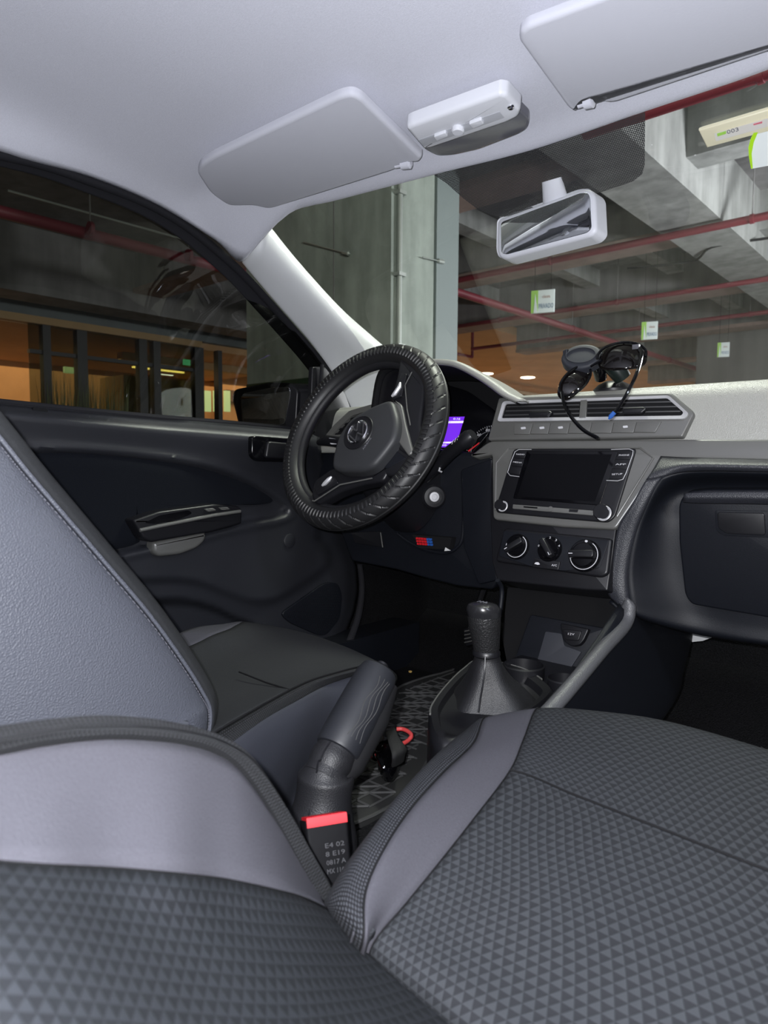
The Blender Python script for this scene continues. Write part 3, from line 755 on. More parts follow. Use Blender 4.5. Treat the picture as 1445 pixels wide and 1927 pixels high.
obj('mirror_glass', MB().plate(on(off(op, .0015), rnd([(453, 748), (458, 740), (510, 729), (545, 728), (546, 742), (536, 796), (528, 800), (456, 796)], 7)), op[1], .003, .0008), MIRR, om)
obj('mirror_foot', MB().tube([P(560, 790, x=-.80), P(588, 790, x=-.72), P(606, 795, x=-.68)], [.03, .028, .02], 10, flat=1.0), BLACKP, om)

# =================================================================== SUN VISORS, LAMP, MIRROR
VP = PL((0, -.25, 1.325), (0, -.12, -1))
def visor(poly, rad, pinpx, lab, notch):
    c = P(*pinpx, pl=VP)
    t = thing('sun_visor', lab, 'sun visor', c)
    obj('visor_board', MB().plate(on(VP, rnd(poly, rad, 5)), VP[1], .011, .006, 4), VISOR, t)
    return t
v1 = visor([(371, 328), (376, 312), (400, 296), (640, 182), (662, 178), (680, 186), (762, 265), (795, 297), (790, 306), (772, 308), (750, 318), (735, 324), (508, 395), (478, 388), (430, 389), (395, 365)],
           [6, 8, 10, 12, 8, 8, 20, 6, 5, 4, 8, 8, 12, 8, 14, 14], (765, 308), 'driver side sun visor, light grey, folded up beside the roof lamp', None)
v2 = visor([(976, 80), (978, 62), (992, 50), (1180, -20), (1450, -120), (1700, -200), (1760, 0), (1445, 100), (1160, 194), (1140, 196), (1118, 185), (1098, 192), (1083, 213), (1068, 206)],
           [8, 6, 8, 10, 8, 20, 20, 20, 10, 8, 6, 8, 6, 8], (1103, 195), 'passenger side sun visor, light grey, cut off by the top right corner', None)
for t, a, b in ((v1, (744, 312), (774, 306)), (v2, (1088, 198), (1118, 188))):
    pa = P(*a, pl=off(VP, -.002)); pb = P(*b, pl=off(VP, -.002)); d = (pb-pa)
    obj('pivot_pin', MB().tube([pa, pa+d*.35, pa+d*.4, pb-d*.1, pb], [.004, .004, .0075, .0085, .005], 12), VISOR, t)
    m_ = (pa+pb)/2; obj('pivot_clip', MB().box(m_+V((0, -.002, .012)), (.022, .016, .018)), VISOR, t, smooth=False)

lp = PL((0, -.25, 1.327), (0, -.12, -1))
oc = thing('roof_lamp_console', 'pale plastic roof lamp console between the two sun visors', 'lamp', P(880, 240, pl=lp))
obj('recess_bezel', MB().plate(on(off(lp, -.004), rnd([(764, 242), (948, 178), (996, 225), (992, 243), (975, 253), (900, 282), (850, 293), (822, 294), (798, 282)], [6, 8, 8, 8, 6, 10, 10, 8, 8])), lp[1], .012, .003),
    mat('smoky_lens', (.10, .10, .12), .15, spec=.6), oc, label='smoky lens of the roof lamp')
body = [(763, 243), (772, 237), (940, 177), (955, 180), (980, 208), (975, 222), (955, 232), (812, 280), (797, 282)]
bd = obj('lamp_body', MB().plate(on(off(lp, .010), rnd(body, 5)), lp[1], .018, .006), LTPLAS, oc)
slot = obj('switch_slot', MB().plate(on(off(lp, .0105), rnd([(786, 264), (940, 210), (950, 222), (797, 276)], 2)), lp[1], .002, .0008), mat('paler_plastic', (.42, .43, .47), .4), bd)
for (x, y, r_) in ((862, 243, .0085),):
    obj('dial', MB().lathe(P(x, y, pl=off(lp, .011)), lp[1], [(r_, -.002), (r_, .003), (r_*.8, .005), (.0001, .005)], 20), LTPLAS, bd)
for p in ([(816, 258), (838, 250), (843, 257), (822, 266)], [(882, 234), (905, 226), (911, 234), (890, 243)]):
    obj('rocker_switch', MB().plate(on(off(lp, .014), rnd(p, 2)), lp[1], .005, .001), LTPLAS, bd)
obj('screw_head', MB().lathe(P(961, 202, pl=off(lp, .0105)), lp[1], [(.0042, -.001), (.0042, .001), (.003, .002), (.0001, .001)], 16), BRIGHTC, oc)

# rear view mirror
rv = thing('rearview_mirror', 'pale framed rear view mirror hanging on the windscreen', 'mirror', P(1030, 430, y=-.10))
mc = P(1030, 425, y=-.10)
mn = V((-.19, -.93, .15)).normalized()
rvp = (mc, mn)
mo = rnd([(935, 412), (1090, 356), (1110, 355), (1118, 366), (1121, 432), (1110, 444), (950, 487), (938, 484), (934, 470)], [10, 8, 8, 8, 10, 8, 8, 8, 8], 5)
obj('frame', MB().plate(on(rvp, mo), mn, .028, .006, 5), LTPLAS, rv)
fr_ = on(off(rvp, -.012), mo); c = sum(fr_, V((0, 0, 0)))/len(fr_)
bk = [c+(p-c)*.82-mn*.03 for p in fr_]; mb = MB(); k = len(fr_); mb.add(fr_+bk, [(j, (j+1) % k, k+(j+1) % k, k+j) for j in range(k)]+[tuple(k+j for j in range(k))])
obj('back_shell', mb, LTPLAS, rv)
mi = rnd([(942, 418), (1092, 363), (1106, 363), (1110, 372), (1113, 430), (1104, 438), (952, 479), (943, 476)], 7, 4)
obj('mirror_glass', MB().plate(on(off(rvp, .0012), mi), mn, .002, .0006), MIRR, rv, label='reflective glass of the mirror')
sa = P(1046, 385, pl=off(rvp, -.02)); sb = wsl(1038, 338, .006)
mb = MB(); st = []
for k in range(7):
    t = k/6; c_ = sb*(1-t)+sa*t; hw = (.0155+.006*t); st.append([c_+V((1, 0, 0))*(hw*math.cos(a))+V((0, -.9, -.4)).normalized()*(.012*math.sin(a)) for a in [2*math.pi*j/20 for j in range(20)]])
mb.add([p for s_ in st for p in s_], [(i*20+j, i*20+(j+1) % 20, (i+1)*20+(j+1) % 20, (i+1)*20+j) for i in range(6) for j in range(20)]+[tuple(range(20))])
obj('mounting_stem', mb, LTPLAS, rv)

# windscreen tag and sticker at right
tg = [wsl(1314, 246, .006), wsl(1322, 243, .006), wsl(1480, 196, .006), wsl(1490, 236, .006), wsl(1330, 279, .006)]
t = thing('toll_tag', 'long cream plastic toll tag stuck on the windscreen at the top right', 'tag', wsl(1380, 240, .006))
CREAM = mat('cream_plastic', (.72, .68, .50), .4)
obj('tag_body', MB().plate(tg, wn, .005, .002), CREAM, t)
obj('tag_label', MB().plate([wsl(1344, 252, .0085), wsl(1478, 214, .0085), wsl(1481, 228, .0085), wsl(1347, 266, .0085)], wn, .001), mat('pale_label', (.66, .64, .60), .5), t, smooth=False)
pq = (wsl(1390, 240, .0095), wn)
text('003', pq, (1368, 249), (1390, 243), .008, GREYPRINT, t)
obj('green_mark', MB().plate([wsl(1349, 252, .010), wsl(1366, 247, .010), wsl(1366, 252, .010), wsl(1350, 257, .010)], wn, .0006), SIGNG, t, smooth=False)
obj('red_mark', MB().plate([wsl(1417, 234, .010), wsl(1434, 229, .010), wsl(1434, 232, .010), wsl(1418, 236, .010)], wn, .0006), mat('label_red', (.6, .15, .2), .5), t, smooth=False)
t = thing('parking_permit', 'white card with lime green left edge on the windscreen under the toll tag', 'card', wsl(1440, 290, .006))
sh = [(1412, 262), (1418, 250), (1500, 225), (1500, 302), (1413, 318), (1409, 296), (1408, 278)]
obj('card', MB().plate([wsl(x, y, .005) for x, y in sh], wn, .001), mat('retro_white', (.85, .90, .90), .4, emis=None), t, smooth=False)
obj('green_edge', MB().plate([wsl(x, y, .0065) for x, y in [(1412, 262), (1418, 250), (1426, 249), (1418, 268), (1414, 290), (1416, 317), (1413, 318), (1409, 296), (1408, 278)]], wn, .001),
    mat('lime', (.45, .80, .02), .4), t, smooth=False)

# =================================================================== DASHBOARD
T18 = R(18)
RP = PL((-.014, 0, .869), (0, -math.cos(T18), math.sin(T18)))
dash = thing('dashboard', 'dark dashboard with grained pad, air vents and glovebox across the car', 'dashboard', (0, .1, .60))
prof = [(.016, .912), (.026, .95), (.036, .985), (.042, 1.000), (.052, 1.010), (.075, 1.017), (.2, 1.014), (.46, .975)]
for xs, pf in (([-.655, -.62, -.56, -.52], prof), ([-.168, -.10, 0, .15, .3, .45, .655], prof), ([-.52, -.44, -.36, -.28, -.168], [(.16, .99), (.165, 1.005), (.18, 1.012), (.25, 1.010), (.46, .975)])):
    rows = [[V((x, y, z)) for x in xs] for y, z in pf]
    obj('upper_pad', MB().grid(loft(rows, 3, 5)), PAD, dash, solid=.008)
# black strip painting in the shadow gap under the pad
obj('shadow_gap_strip', MB().plate(on(off(RP, -.004), [(915, 822), (1290, 814), (1760, 822), (1760, 832), (1290, 832), (915, 836)]), RP[1], .01), MATTB, dash, smooth=False)

# cluster hood
hood = [(700, 812), (703, 760), (716, 699), (748, 680), (800, 675), (842, 676), (868, 683), (904, 702), (934, 722), (956, 738), (985, 752)]
hc = crv([P(x, y, y=.0) for x, y in hood], 5)
def shift(pts, dy, k, c): return [V((c.x+(p.x-c.x)*k, p.y+dy, c.z+(p.z-c.z)*k)) for p in pts]
cc = V((-.33, 0, .93))
o1 = hc; i1 = shift(hc, .003, .925, cc)
rows = [i1, shift(hc, -.004, .96, cc), [p+V((0, .006, 0)) for p in o1], shift(hc, .06, .95, cc), shift(hc, .16, .86, cc), shift(hc, .30, .62, cc)]
G = loft(rows, 1, 4)
obj('cluster_hood', MB().grid(cut(G, 20, len(G[0])-1)), PAD, dash, solid=.004)
obj('hood_side', MB().grid(cut(G, 0, 20)), MATTB, dash, solid=.004, label='black left flank of the instrument hood')
rows = [shift(hc, .004, .925, cc), shift(hc, .05, .88, cc), shift(hc, .10, .84, cc), shift(hc, .13, .80, cc)]
obj('hood_back', MB().plate(shift(hc, .128, .82, cc), V((0, -1, 0)), .004), MATTB, dash, smooth=False)
obj('hood_lining', MB().grid(loft(rows, 1, 3)), MATTB, dash, solid=.003, label='black lining inside the instrument hood')

# centre vent panel
vp_px = rnd([(938, 748), (1262, 738), (1307, 776), (1284, 822), (917, 828)], [4, 8, 8, 4, 4])
vpan = obj('vent_panel', MB().plate(on(off(RP, .010), vp_px), RP[1], .018, .003), SATIN, dash, label='satin grey panel around the centre vents')
chO = rnd([(946, 755), (1258, 744), (1296, 778), (1288, 788), (935, 793)], 6, 5); chI = rnd([(951, 760), (1255, 749), (1286, 776), (1282, 782), (943, 787)], 4, 5)
obj('vent_cavity', MB().plate(on(off(RP, .0108), chI), RP[1], .002), MATTB, vpan, smooth=False)
obj('chrome_frame', MB().ring(on(off(RP, .0150), chO), on(off(RP, .0135), chI), RP[1], .004), CHROME, vpan, label='bright frame around the vents')
obj('vent_divider', MB().plate(on(off(RP, .0145), [(1092, 753), (1104, 752), (1102, 786), (1089, 786)]), RP[1], .004, .001), SATIN, vpan)
for (x0, x1, yy) in ((953, 1090, (764, 772, 780)), (1105, 1268, (758, 767, 776))):
    for k, y in enumerate(yy):
        dx = -2*k
        xe = x1+(k*6 if x1 > 1200 else 0)
        sl = (yy[0]-yy[0])
        obj('slat', MB().plate(on(off(RP, .0125), [(x0+dx, y), (xe, y-4), (xe, y-1.2), (x0+dx, y+2.6)]), RP[1], .003, .0006), mat('slat_grey', (.04, .04, .042), .4, spec=.6), vpan)
    cxm = (x0+x1)/2+10
for (x0, y0) in ((995, 774), (1172, 767)):
    obj('slat_knob', MB().plate(on(off(RP, .019), rnd([(x0, y0), (x0+38, y0-2), (x0+44, y0+2), (x0+34, y0+10), (x0-2, y0+11)], 2)), RP[1], .008, .002), BLACKP, vpan)
# push buttons
dv = [(966, 966), (1003, 997), (1036, 1031), (1073, 1068), (1114, 1109), (1155, 1150), (1198, 1192), (1244, 1232)]
for k in range(7):
    a, b = dv[k], dv[k+1]; yt = 797-.5*k; yb = 817-.6*k
    if k == 6: poly = [(a[0]+.6, yt), (b[0], yt-1), (b[0]-2, yt+3), (b[1], yb), (a[1]+.6, yb)]
    elif k == 0: poly = [(a[0]+3, yt), (b[0]-.8, yt-.4), (b[1]-.8, yb), (a[1]+1, yb), (a[0]+.5, yt+4)]
    else: poly = [(a[0]+.6, yt), (b[0]-.8, yt-.4), (b[1]-.8, yb), (a[1]+.6, yb)]
    bt = obj('push_button', MB().plate(on(off(RP, .0125), poly), RP[1], .004, .0008), SATIN, vpan)
    if k in (0, 1, 2, 5):
        mxp = (a[0]+b[0])/2
        obj('button_symbol', MB().plate(on(off(RP, .0128), rnd([(mxp-5, yt+7), (mxp+4, yt+6), (mxp+5, yt+10), (mxp-4, yt+11)], 1.5)), RP[1], .0004), WHITEPRINT, bt, smooth=False)
# satin trim: right strip + surround of the radio
tr = [(884, 857), (921, 829), (1285, 826), (1760, 826), (1760, 870), (1445, 866), (1249, 862), (1158, 996), (1060, 991), (927, 977), (925, 855), (895, 861)]
obj('satin_strip', MB().plate(on(off(RP, .004), rnd(tr, [3, 10, 0, 0, 0, 0, 6, 8, 0, 8, 6, 3])), RP[1], .014, .004), SATIN, dash, label='satin grey strip and radio surround')
ridge = [(932, 960), (934, 872), (957, 843), (1204, 843), (1229, 862), (1161, 972)]
rg = [P(x, y, pl=off(RP, .0045)) for x, y in ridge]
obj('surround_ridge', MB().tube(rg, .0018, 8), SATIN, dash)

# centre stack body behind
st_px = rnd([(924, 856), (1243, 860), (1160, 995), (1143, 1112), (1100, 1110), (935, 1092), (926, 1060), (922, 980)], 4)
obj('stack_body', MB().plate(on(off(RP, -.003), st_px), RP[1], .08, .003), BLACKP, dash)

# passenger side lower dash
def q(px, py, y): return P(px, py, y=y)
rows = [
 [q(1243, 858, .005), q(1275, 860, .005), q(1310, 861, .005), q(1445, 864, .005), q(1760, 870, .005)],
 [q(1228, 884, -.022), q(1262, 877, -.022), q(1305, 874, -.022), q(1445, 876, -.020), q(1760, 885, -.020)],
 [q(1212, 908, -.030), q(1240, 905, -.026), q(1300, 892, -.012), q(1445, 893, -.012), q(1760, 902, -.012)],
 [q(1187, 952, -.034), q(1215, 958, -.026), q(1280, 925, .028), q(1445, 922, .028), q(1760, 928, .028)],
 [q(1163, 992, -.034), q(1195, 1010, -.026), q(1268, 985, .020), q(1445, 1000, .022), q(1760, 1010, .022)],
 [q(1152, 1060, -.034), q(1182, 1075, -.026), q(1272, 1070, .024), q(1445, 1090, .026), q(1760, 1110, .026)],
 [q(1143, 1110, -.034), q(1185, 1135, -.026), q(1296, 1150, .030), q(1445, 1180, .032), q(1760, 1210, .032)],
 [q(1150, 1128, -.02), q(1192, 1158, -.015), q(1300, 1190, .034), q(1445, 1214, .036), q(1760, 1250, .036)],
 [q(1165, 1140, .05), q(1205, 1165, .05), q(1302, 1186, .10), q(1445, 1205, .12), q(1760, 1230, .12)]]
LIT_GRAIN = mat('lit_dash_grain', (.020, .021, .027), .46, spec=.6, bump=('leather', 760, .4, .0009))  # dash plastic made paler, painting in the light on camera-facing edges
GL = loft(rows, 6, 6)
obj('dash_lip', MB().grid(cut(GL, 0, 24, 0, 11)), LIT_GRAIN, dash, solid=.006, label='grained upper lip above the glovebox')
obj('stack_flank', MB().grid(cut(GL, 0, 6, 11, 42)), LIT_GRAIN, dash, solid=.006, label='grained band along the side of the centre stack')
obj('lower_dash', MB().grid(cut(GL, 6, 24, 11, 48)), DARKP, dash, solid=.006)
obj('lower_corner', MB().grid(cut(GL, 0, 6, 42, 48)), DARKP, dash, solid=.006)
# glovebox lid
gpl = PL((.19, .012, .77), (0, -1, -.16))
gb = obj('glovebox_lid', MB().plate(on(gpl, rnd([(1276, 948), (1290, 926), (1330, 922), (1445, 922), (1720, 932), (1720, 1215), (1445, 1163), (1300, 1138), (1288, 1120), (1277, 1020)], [12, 12, 8, 0, 10, 10, 0, 12, 12, 10])), gpl[1], .02, .004), DARKP, dash)
rows = [[P(x, y, pl=off(gpl, h)) for x, y in zip((1286, 1320, 1445, 1700), ys)] for h, ys in ((.0005, (946, 948, 950, 958)), (.007, (937, 937, 938, 946)), (.004, (928, 926, 925, 932)))]
obj('lid_top_roll', MB().grid(loft(rows, 4, 5)), LIT_GRAIN, gb, solid=.003)
hd = obj('latch_recess', MB().plate(on(off(gpl, .0012), rnd([(1345, 960), (1450, 962), (1560, 968), (1556, 1018), (1445, 1012), (1360, 1008), (1347, 998)], [6, 0, 6, 6, 0, 10, 8])), gpl[1], .002, .0006), DARKP, gb)
obj('latch_flap', MB().plate(on(off(gpl, .004), rnd([(1349, 964), (1438, 966), (1440, 1008), (1366, 1004), (1351, 994)], 6)), gpl[1], .004, .001), BLACKP, hd)
obj('latch_lock', MB().plate(on(off(gpl, .004), rnd([(1446, 966), (1540, 972), (1540, 1012), (1446, 1008)], 4)), gpl[1], .004, .001), BLACKP, hd)
# driver lower panel
dpl = PL((-.3, .03, .82), (0, -1, -.05))
low = [(585, 822), (640, 826), (880, 852), (926, 858), (928, 980), (936, 1094), (926, 1110), (860, 1103), (800, 1088), (745, 1072), (662, 1056), (640, 1000), (600, 930)]
obj('knee_panel', MB().plate(on(dpl, rnd(low, 6)), dpl[1], .02, .005), DARKP, dash)
# sides of the stack towards the driver
obj('stack_side', MB().plate(on(PL((0, .012, .8), (0, -1, -.02)), rnd([(866, 884), (926, 862), (928, 980), (936, 1092), (900, 1100), (872, 1030)], 6)), (0, -1, 0), .02, .003), DARKP, dash)
kr = [P(x, y, pl=off(dpl, .014)) for x, y in ((748, 1004), (770, 1020), (800, 1034), (835, 1040), (860, 1030), (872, 1000), (872, 900))]
obj('knee_opening_lip', MB().tube(crv(kr, 4), .0035, 8), DARKP, dash)
obj('storage_lid', MB().plate(on(off(dpl, .004), rnd([(660, 1002), (716, 1000), (720, 1030), (668, 1022)], 3)), dpl[1], .005, .001), BLACKP, dash)
obj('panel_slot', MB().tube([P(716, 1002, pl=off(dpl, .007)), P(720, 1030, pl=off(dpl, .007))], .0012, 6), SATIN, dash)
# left vent
lv = off(RP, .012)
lo = rnd([(612, 820), (628, 800), (657, 773), (702, 760), (745, 758), (740, 815), (690, 822)], 4, 4); li = rnd([(625, 819), (636, 806), (662, 782), (702, 770), (736, 768), (732, 808), (690, 814)], 3, 4)
lvp = obj('side_vent_frame', MB().ring(on(lv, lo), on(lv, li), RP[1], .008), SATIN, dash)
obj('side_vent_core', MB().plate(on(off(RP, .002), li), RP[1], .004), MATTB, dash, smooth=False)
for k in range(4):
    y = 782+9*k; obj('slat', MB().plate(on(off(RP, .008), [(645-5*k, y+6), (725, y-6), (725, y-3), (645-5*k, y+9)]), RP[1], .003, .0005), BLACKP, lvp)
obj('light_switch', MB().lathe(P(588, 856, y=.0), (0, -1, .2), [(.017, 0), (.017, .004), (.012, .005), (.012, .010), (.0001, .010)], 28), SATIN, dash)

# instrument cluster
ICP = PL((-.33, .075, .965), (0, -.94, .34))
ic = thing('instrument_cluster', 'dark instrument cluster with glowing purple display behind the wheel', 'gauge', P(860, 850, pl=ICP))
obj('cluster_face', MB().plate(on(ICP, rnd([(690, 800), (720, 735), (800, 712), (880, 735), (935, 775), (922, 812), (880, 862), (790, 872), (700, 860)], 14)), ICP[1], .01, .002), SCREEN, ic)
obj('purple_screen', MB().plate(on(off(ICP, .0006), [(806, 785), (874, 784), (857, 841), (790, 843)]), ICP[1], .0006), DISPLAY, ic, smooth=False, label='glowing purple display')
obj('display_bar', MB().plate(on(off(ICP, .0010), [(808, 793), (872, 792), (871, 796), (807, 797)]), ICP[1], .0004), DISPW, ic, smooth=False)
obj('display_bar', MB().plate(on(off(ICP, .0010), [(794, 832), (860, 831), (859, 834), (793, 835)]), ICP[1], .0004), DISPW, ic, smooth=False)
text('0:16', off(ICP, .0011), (853, 788.5), (866, 788.5), .0062, DISPW, ic)
text('000', off(ICP, .0011), (830, 838), (840, 838), .005, DISPW, ic)
gc = P(918, 846, pl=ICP); gX = V((1, 0, 0)); gU = ICP[1].cross(gX)
if gU.z < 0: gU = -gU
gm = MB()
for k in range(41):
    a = R(215-k*5.5); r1 = .050; ln = .006 if k % 5 == 0 else .003
    d = gX*math.cos(a)+gU*math.sin(a); tt = gX*-math.sin(a)+gU*math.cos(a)
    gm.box(gc+d*(r1-ln/2)+ICP[1]*.001, (ln, .0007, .0004), d, tt, ICP[1])
o = obj('gauge_ticks', gm, WHITEPRINT, ic, smooth=False); o['kind'] = 'stuff'
gm = MB(); gm.lathe(gc+ICP[1]*.0006, ICP[1], [(.0375, 0), (.0375, .001), (.0385, .001), (.0385, 0)], 48, cap=False); obj('gauge_ring', gm, GREYPRINT, ic)
def pix(p):
    dd = p-CAM; k = F/dd.dot(ax); return (722.5+dd.dot(rr)*k, 963.5-dd.dot(uu)*k)
for lbl, a in (('20', 190), ('40', 160), ('60', 132), ('80', 104)):
    c_ = gc+(gX*math.cos(R(a))+gU*math.sin(R(a)))*.0415
    text(lbl, off(ICP, .001), pix(c_-gX*.0045), pix(c_+gX*.0045), .0072, WHITEPRINT, ic, 'numeral')
obj('red_mark', MB().plate(on(off(ICP, .001), [(880, 848), (902, 832), (901, 835), (882, 850)]), ICP[1], .0005), REDL, ic, smooth=False)
gl = P(760, 850, pl=ICP); gm = MB()
for k in range(41):
    a = R(215-k*5.5); ln = .006 if k % 5 == 0 else .003; d = gX*math.cos(a)+gU*math.sin(a); tt = gX*-math.sin(a)+gU*math.cos(a)
    gm.box(gl+d*(.05-ln/2)+ICP[1]*.001, (ln, .0007, .0004), d, tt, ICP[1])
o = obj('gauge_ticks', gm, WHITEPRINT, ic, smooth=False); o['kind'] = 'stuff'

# radio -----------------------------------------------------------
B = off(RP, .0075)
rad = thing('car_radio', 'touchscreen car radio with two knobs in the centre stack', 'radio', P(1045, 980, pl=B))
obj('faceplate', MB().plate(on(B, rnd([(966, 844), (1197, 843), (1192, 860), (1157, 972), (1144, 983), (1060, 976), (933, 964), (932, 952), (940, 930)], [8, 8, 8, 10, 8, 0, 8, 6, 8])), RP[1], .012, .0025), BLACKP, rad)
obj('chrome_corner', MB().tube([P(x, y, pl=off(B, .0015)) for x, y in crv([V((977, 897, 0)), V((958, 894, 0)), V((955, 888, 0)), V((969, 850, 0)), V((975, 846, 0)), V((1000, 846, 0))], 4) and [(977, 897), (960, 895), (955, 889), (962, 867), (969, 850), (976, 846), (1000, 846)]], .0007, 8), CHROME, rad)
obj('chrome_corner', MB().tube([P(x, y, pl=off(B, .0015)) for x, y in [(1150, 846), (1184, 845), (1191, 848), (1190, 856), (1178, 890), (1172, 902), (1162, 905), (1141, 904)]], .0007, 8), CHROME, rad)
sc_ = obj('screen_glass', MB().plate(on(off(B, .0012), rnd([(991, 848), (1163, 849), (1128, 951), (965, 938)], 3)), RP[1], .002, .0006), GLOSSB, rad, label='black glass of the touchscreen')
obj('display_area', MB().plate(on(off(B, .0014), [(999, 854), (1151, 855), (1119, 944), (973, 934)]), RP[1], .0004), SCREEN, sc_, smooth=False)
for (pp, tx) in (([(972, 849), (991, 849), (987, 862), (967, 861)], 'RADIO'), ([(966, 863), (986, 864), (982, 878), (961, 876)], 'MEDIA'), ([(960, 878), (981, 880), (977, 893), (956, 890)], '')):
    b_ = obj('side_key', MB().plate(on(off(B, .0012), pp), RP[1], .0015, .0005), BLACKP, rad)
    if tx: text(tx, off(B, .0014), ((pp[0][0]+pp[3][0])/2+2, (pp[0][1]+pp[3][1])/2), ((pp[1][0]+pp[2][0])/2-2, (pp[1][1]+pp[2][1])/2), .0036, WHITEPRINT, b_)
for (pp, tx) in (([(1163, 850), (1189, 849), (1185, 864), (1158, 864)], 'PHONE'), ([(1157, 866), (1184, 866), (1178, 882), (1151, 882)], 'APP'), ([(1150, 884), (1177, 884), (1171, 900), (1144, 902)], 'SETUP')):
    b_ = obj('side_key', MB().plate(on(off(B, .0012), pp), RP[1], .0015, .0005), BLACKP, rad)
    text(tx, off(B, .0014), ((pp[0][0]+pp[3][0])/2+4, (pp[0][1]+pp[3][1])/2), ((pp[1][0]+pp[2][0])/2-3, (pp[1][1]+pp[2][1])/2), .0038, WHITEPRINT, b_)
sb_ = obj('slot_bar', MB().plate(on(off(B, .0012), rnd([(965, 949), (1118, 961), (1115, 970), (964, 957)], 1.5)), RP[1], .0016, .0005), SATIN, rad)
obj('card_slot', MB().plate(on(off(B, .0015), [(985, 952.5), (1011, 954.5), (1011, 957), (985, 955)]), RP[1], .0005), GLOSSB, sb_, smooth=False)
obj('lock_button', MB().lathe(P(1036, 958, pl=off(B, .0012)), RP[1], [(.0045, 0), (.0045, .0015), (.0001, .0018)], 18), SATIN, sb_)
obj('usb_flap', MB().plate(on(off(B, .0018), [(1071, 958), (1088, 959), (1086, 964), (1070, 963)]), RP[1], .0008), BLACKP, sb_, smooth=False)
for (x, y, r_) in ((946, 949, .0098), (1136, 962, .0125)):
    k_ = obj('knob', MB().lathe(P(x, y+4, pl=B), RP[1], [(r_*1.12, 0), (r_*1.12, .002), (r_, .004), (r_, .013), (r_*.9, .0145)], 32), BLACKP, rad)
    obj('knob_ring', MB().lathe(P(x, y+4, pl=off(B, .0125)), RP[1], [(r_*1.0, 0), (r_*1.0, .0010), (r_*.92, .0016), (r_*.86, .0012), (.0001, .0010)], 32), CHROME, k_, label='bright knob ring')
    obj('knob_cap', MB().lathe(P(x, y+4, pl=off(B, .0137)), RP[1], [(r_*.72, 0), (r_*.70, .0010), (.0001, .0012)], 28), BLACKP, k_)
# climate panel
H = off(RP, .004)
hv = thing('climate_panel', 'black climate control panel with three rotary dials under the radio', 'control panel', P(1040, 1085, pl=H))
obj('panel_body', MB().plate(on(H, rnd([(949, 993), (1151, 1013), (1143, 1080), (1130, 1086), (932, 1056), (935, 1040)], 6)), RP[1], .012, .004), BLACKP, hv)
obj('inner_panel', MB().plate(on(off(H, .001), rnd([(948, 998), (1146, 1017), (1128, 1069), (1060, 1074), (1000, 1066), (938, 1046)], 5)), RP[1], .002, .0008), DARKP, hv)
for (x, y, r_, ang_) in ((974, 1029, .0225, 35), (1035, 1034, .0215, 130), (1101, 1046, .0265, 5)):
    base = P(x, y, pl=off(H, .001)); n = RP[1]; X = V((1, 0, 0)); U = n.cross(X); U = U if U.z > 0 else -U
    dl = obj('dial', MB().lathe(base, n, [(r_, 0), (r_, .003), (r_*.93, .005), (r_*.80, .005), (r_*.76, .009), (r_*.70, .0105), (.0001, .0105)], 40), GLOSSB, hv)
    arc = MB(); pts = []
    for a in range(-200, 60, 10):
        pts.append(base+n*.0055+(X*math.cos(R(a+10))+U*math.sin(R(a+10)))*r_*.87)
    if x != 1035: obj('dial_arc', arc.tube(pts, .0007, 6), WHITEPRINT, dl)
    d = X*math.cos(R(ang_))+U*math.sin(R(ang_)); e = n.cross(d)
    obj('dial_grip', MB().plate([base+n*.019+d*(s1*r_*.80)+e*(s2*r_*.22) for s1, s2 in ((-1, -.8), (-.9, -1), (.9, -1), (1, -.6), (1, .6), (.9, 1), (-.9, 1), (-1, .8))], n, .012, .002), BLACKP, dl)
    obj('grip_mark', MB().box(base+n*.0192-d*(r_*.62), (r_*.25, .0012, .0006), d, e, n), WHITEPRINT, dl, smooth=False)
    if x == 1035:
        for kk, a in zip('01234', (170, 128, 92, 55, 20)):
            c_ = base+n*.0055+(X*math.cos(R(a))+U*math.sin(R(a)))*r_*.88
            text(kk, (c_, n), pix(c_-X*.0014), pix(c_+X*.0014), .005, WHITEPRINT, dl, 'numeral')
    if x == 1101:
        c_ = base+n*.0052+U*r_*.87; obj('defrost_mark', MB().plate([c_+X*.0026*math.cos(R(a))+U*.0020*math.sin(R(a)) for a in range(0, 360, 45)], n, .0005), WHITEPRINT, dl, smooth=False)
b_ = obj('ac_button', MB().plate(on(off(H, .004), rnd([(1005, 1050), (1054, 1056), (1050, 1073), (1001, 1067)], 3)), RP[1], .004, .001), BLACKP, hv)
text('A/C', off(H, .0043), (1038, 1063.5), (1048, 1064.5), .0045, WHITEPRINT, b_)
obj('car_symbol', MB().plate(on(off(H, .0043), rnd([(1005, 1061), (1008, 1058), (1013, 1058), (1016, 1062), (1012, 1063)], 1)), RP[1], .0004), WHITEPRINT, b_, smooth=False)

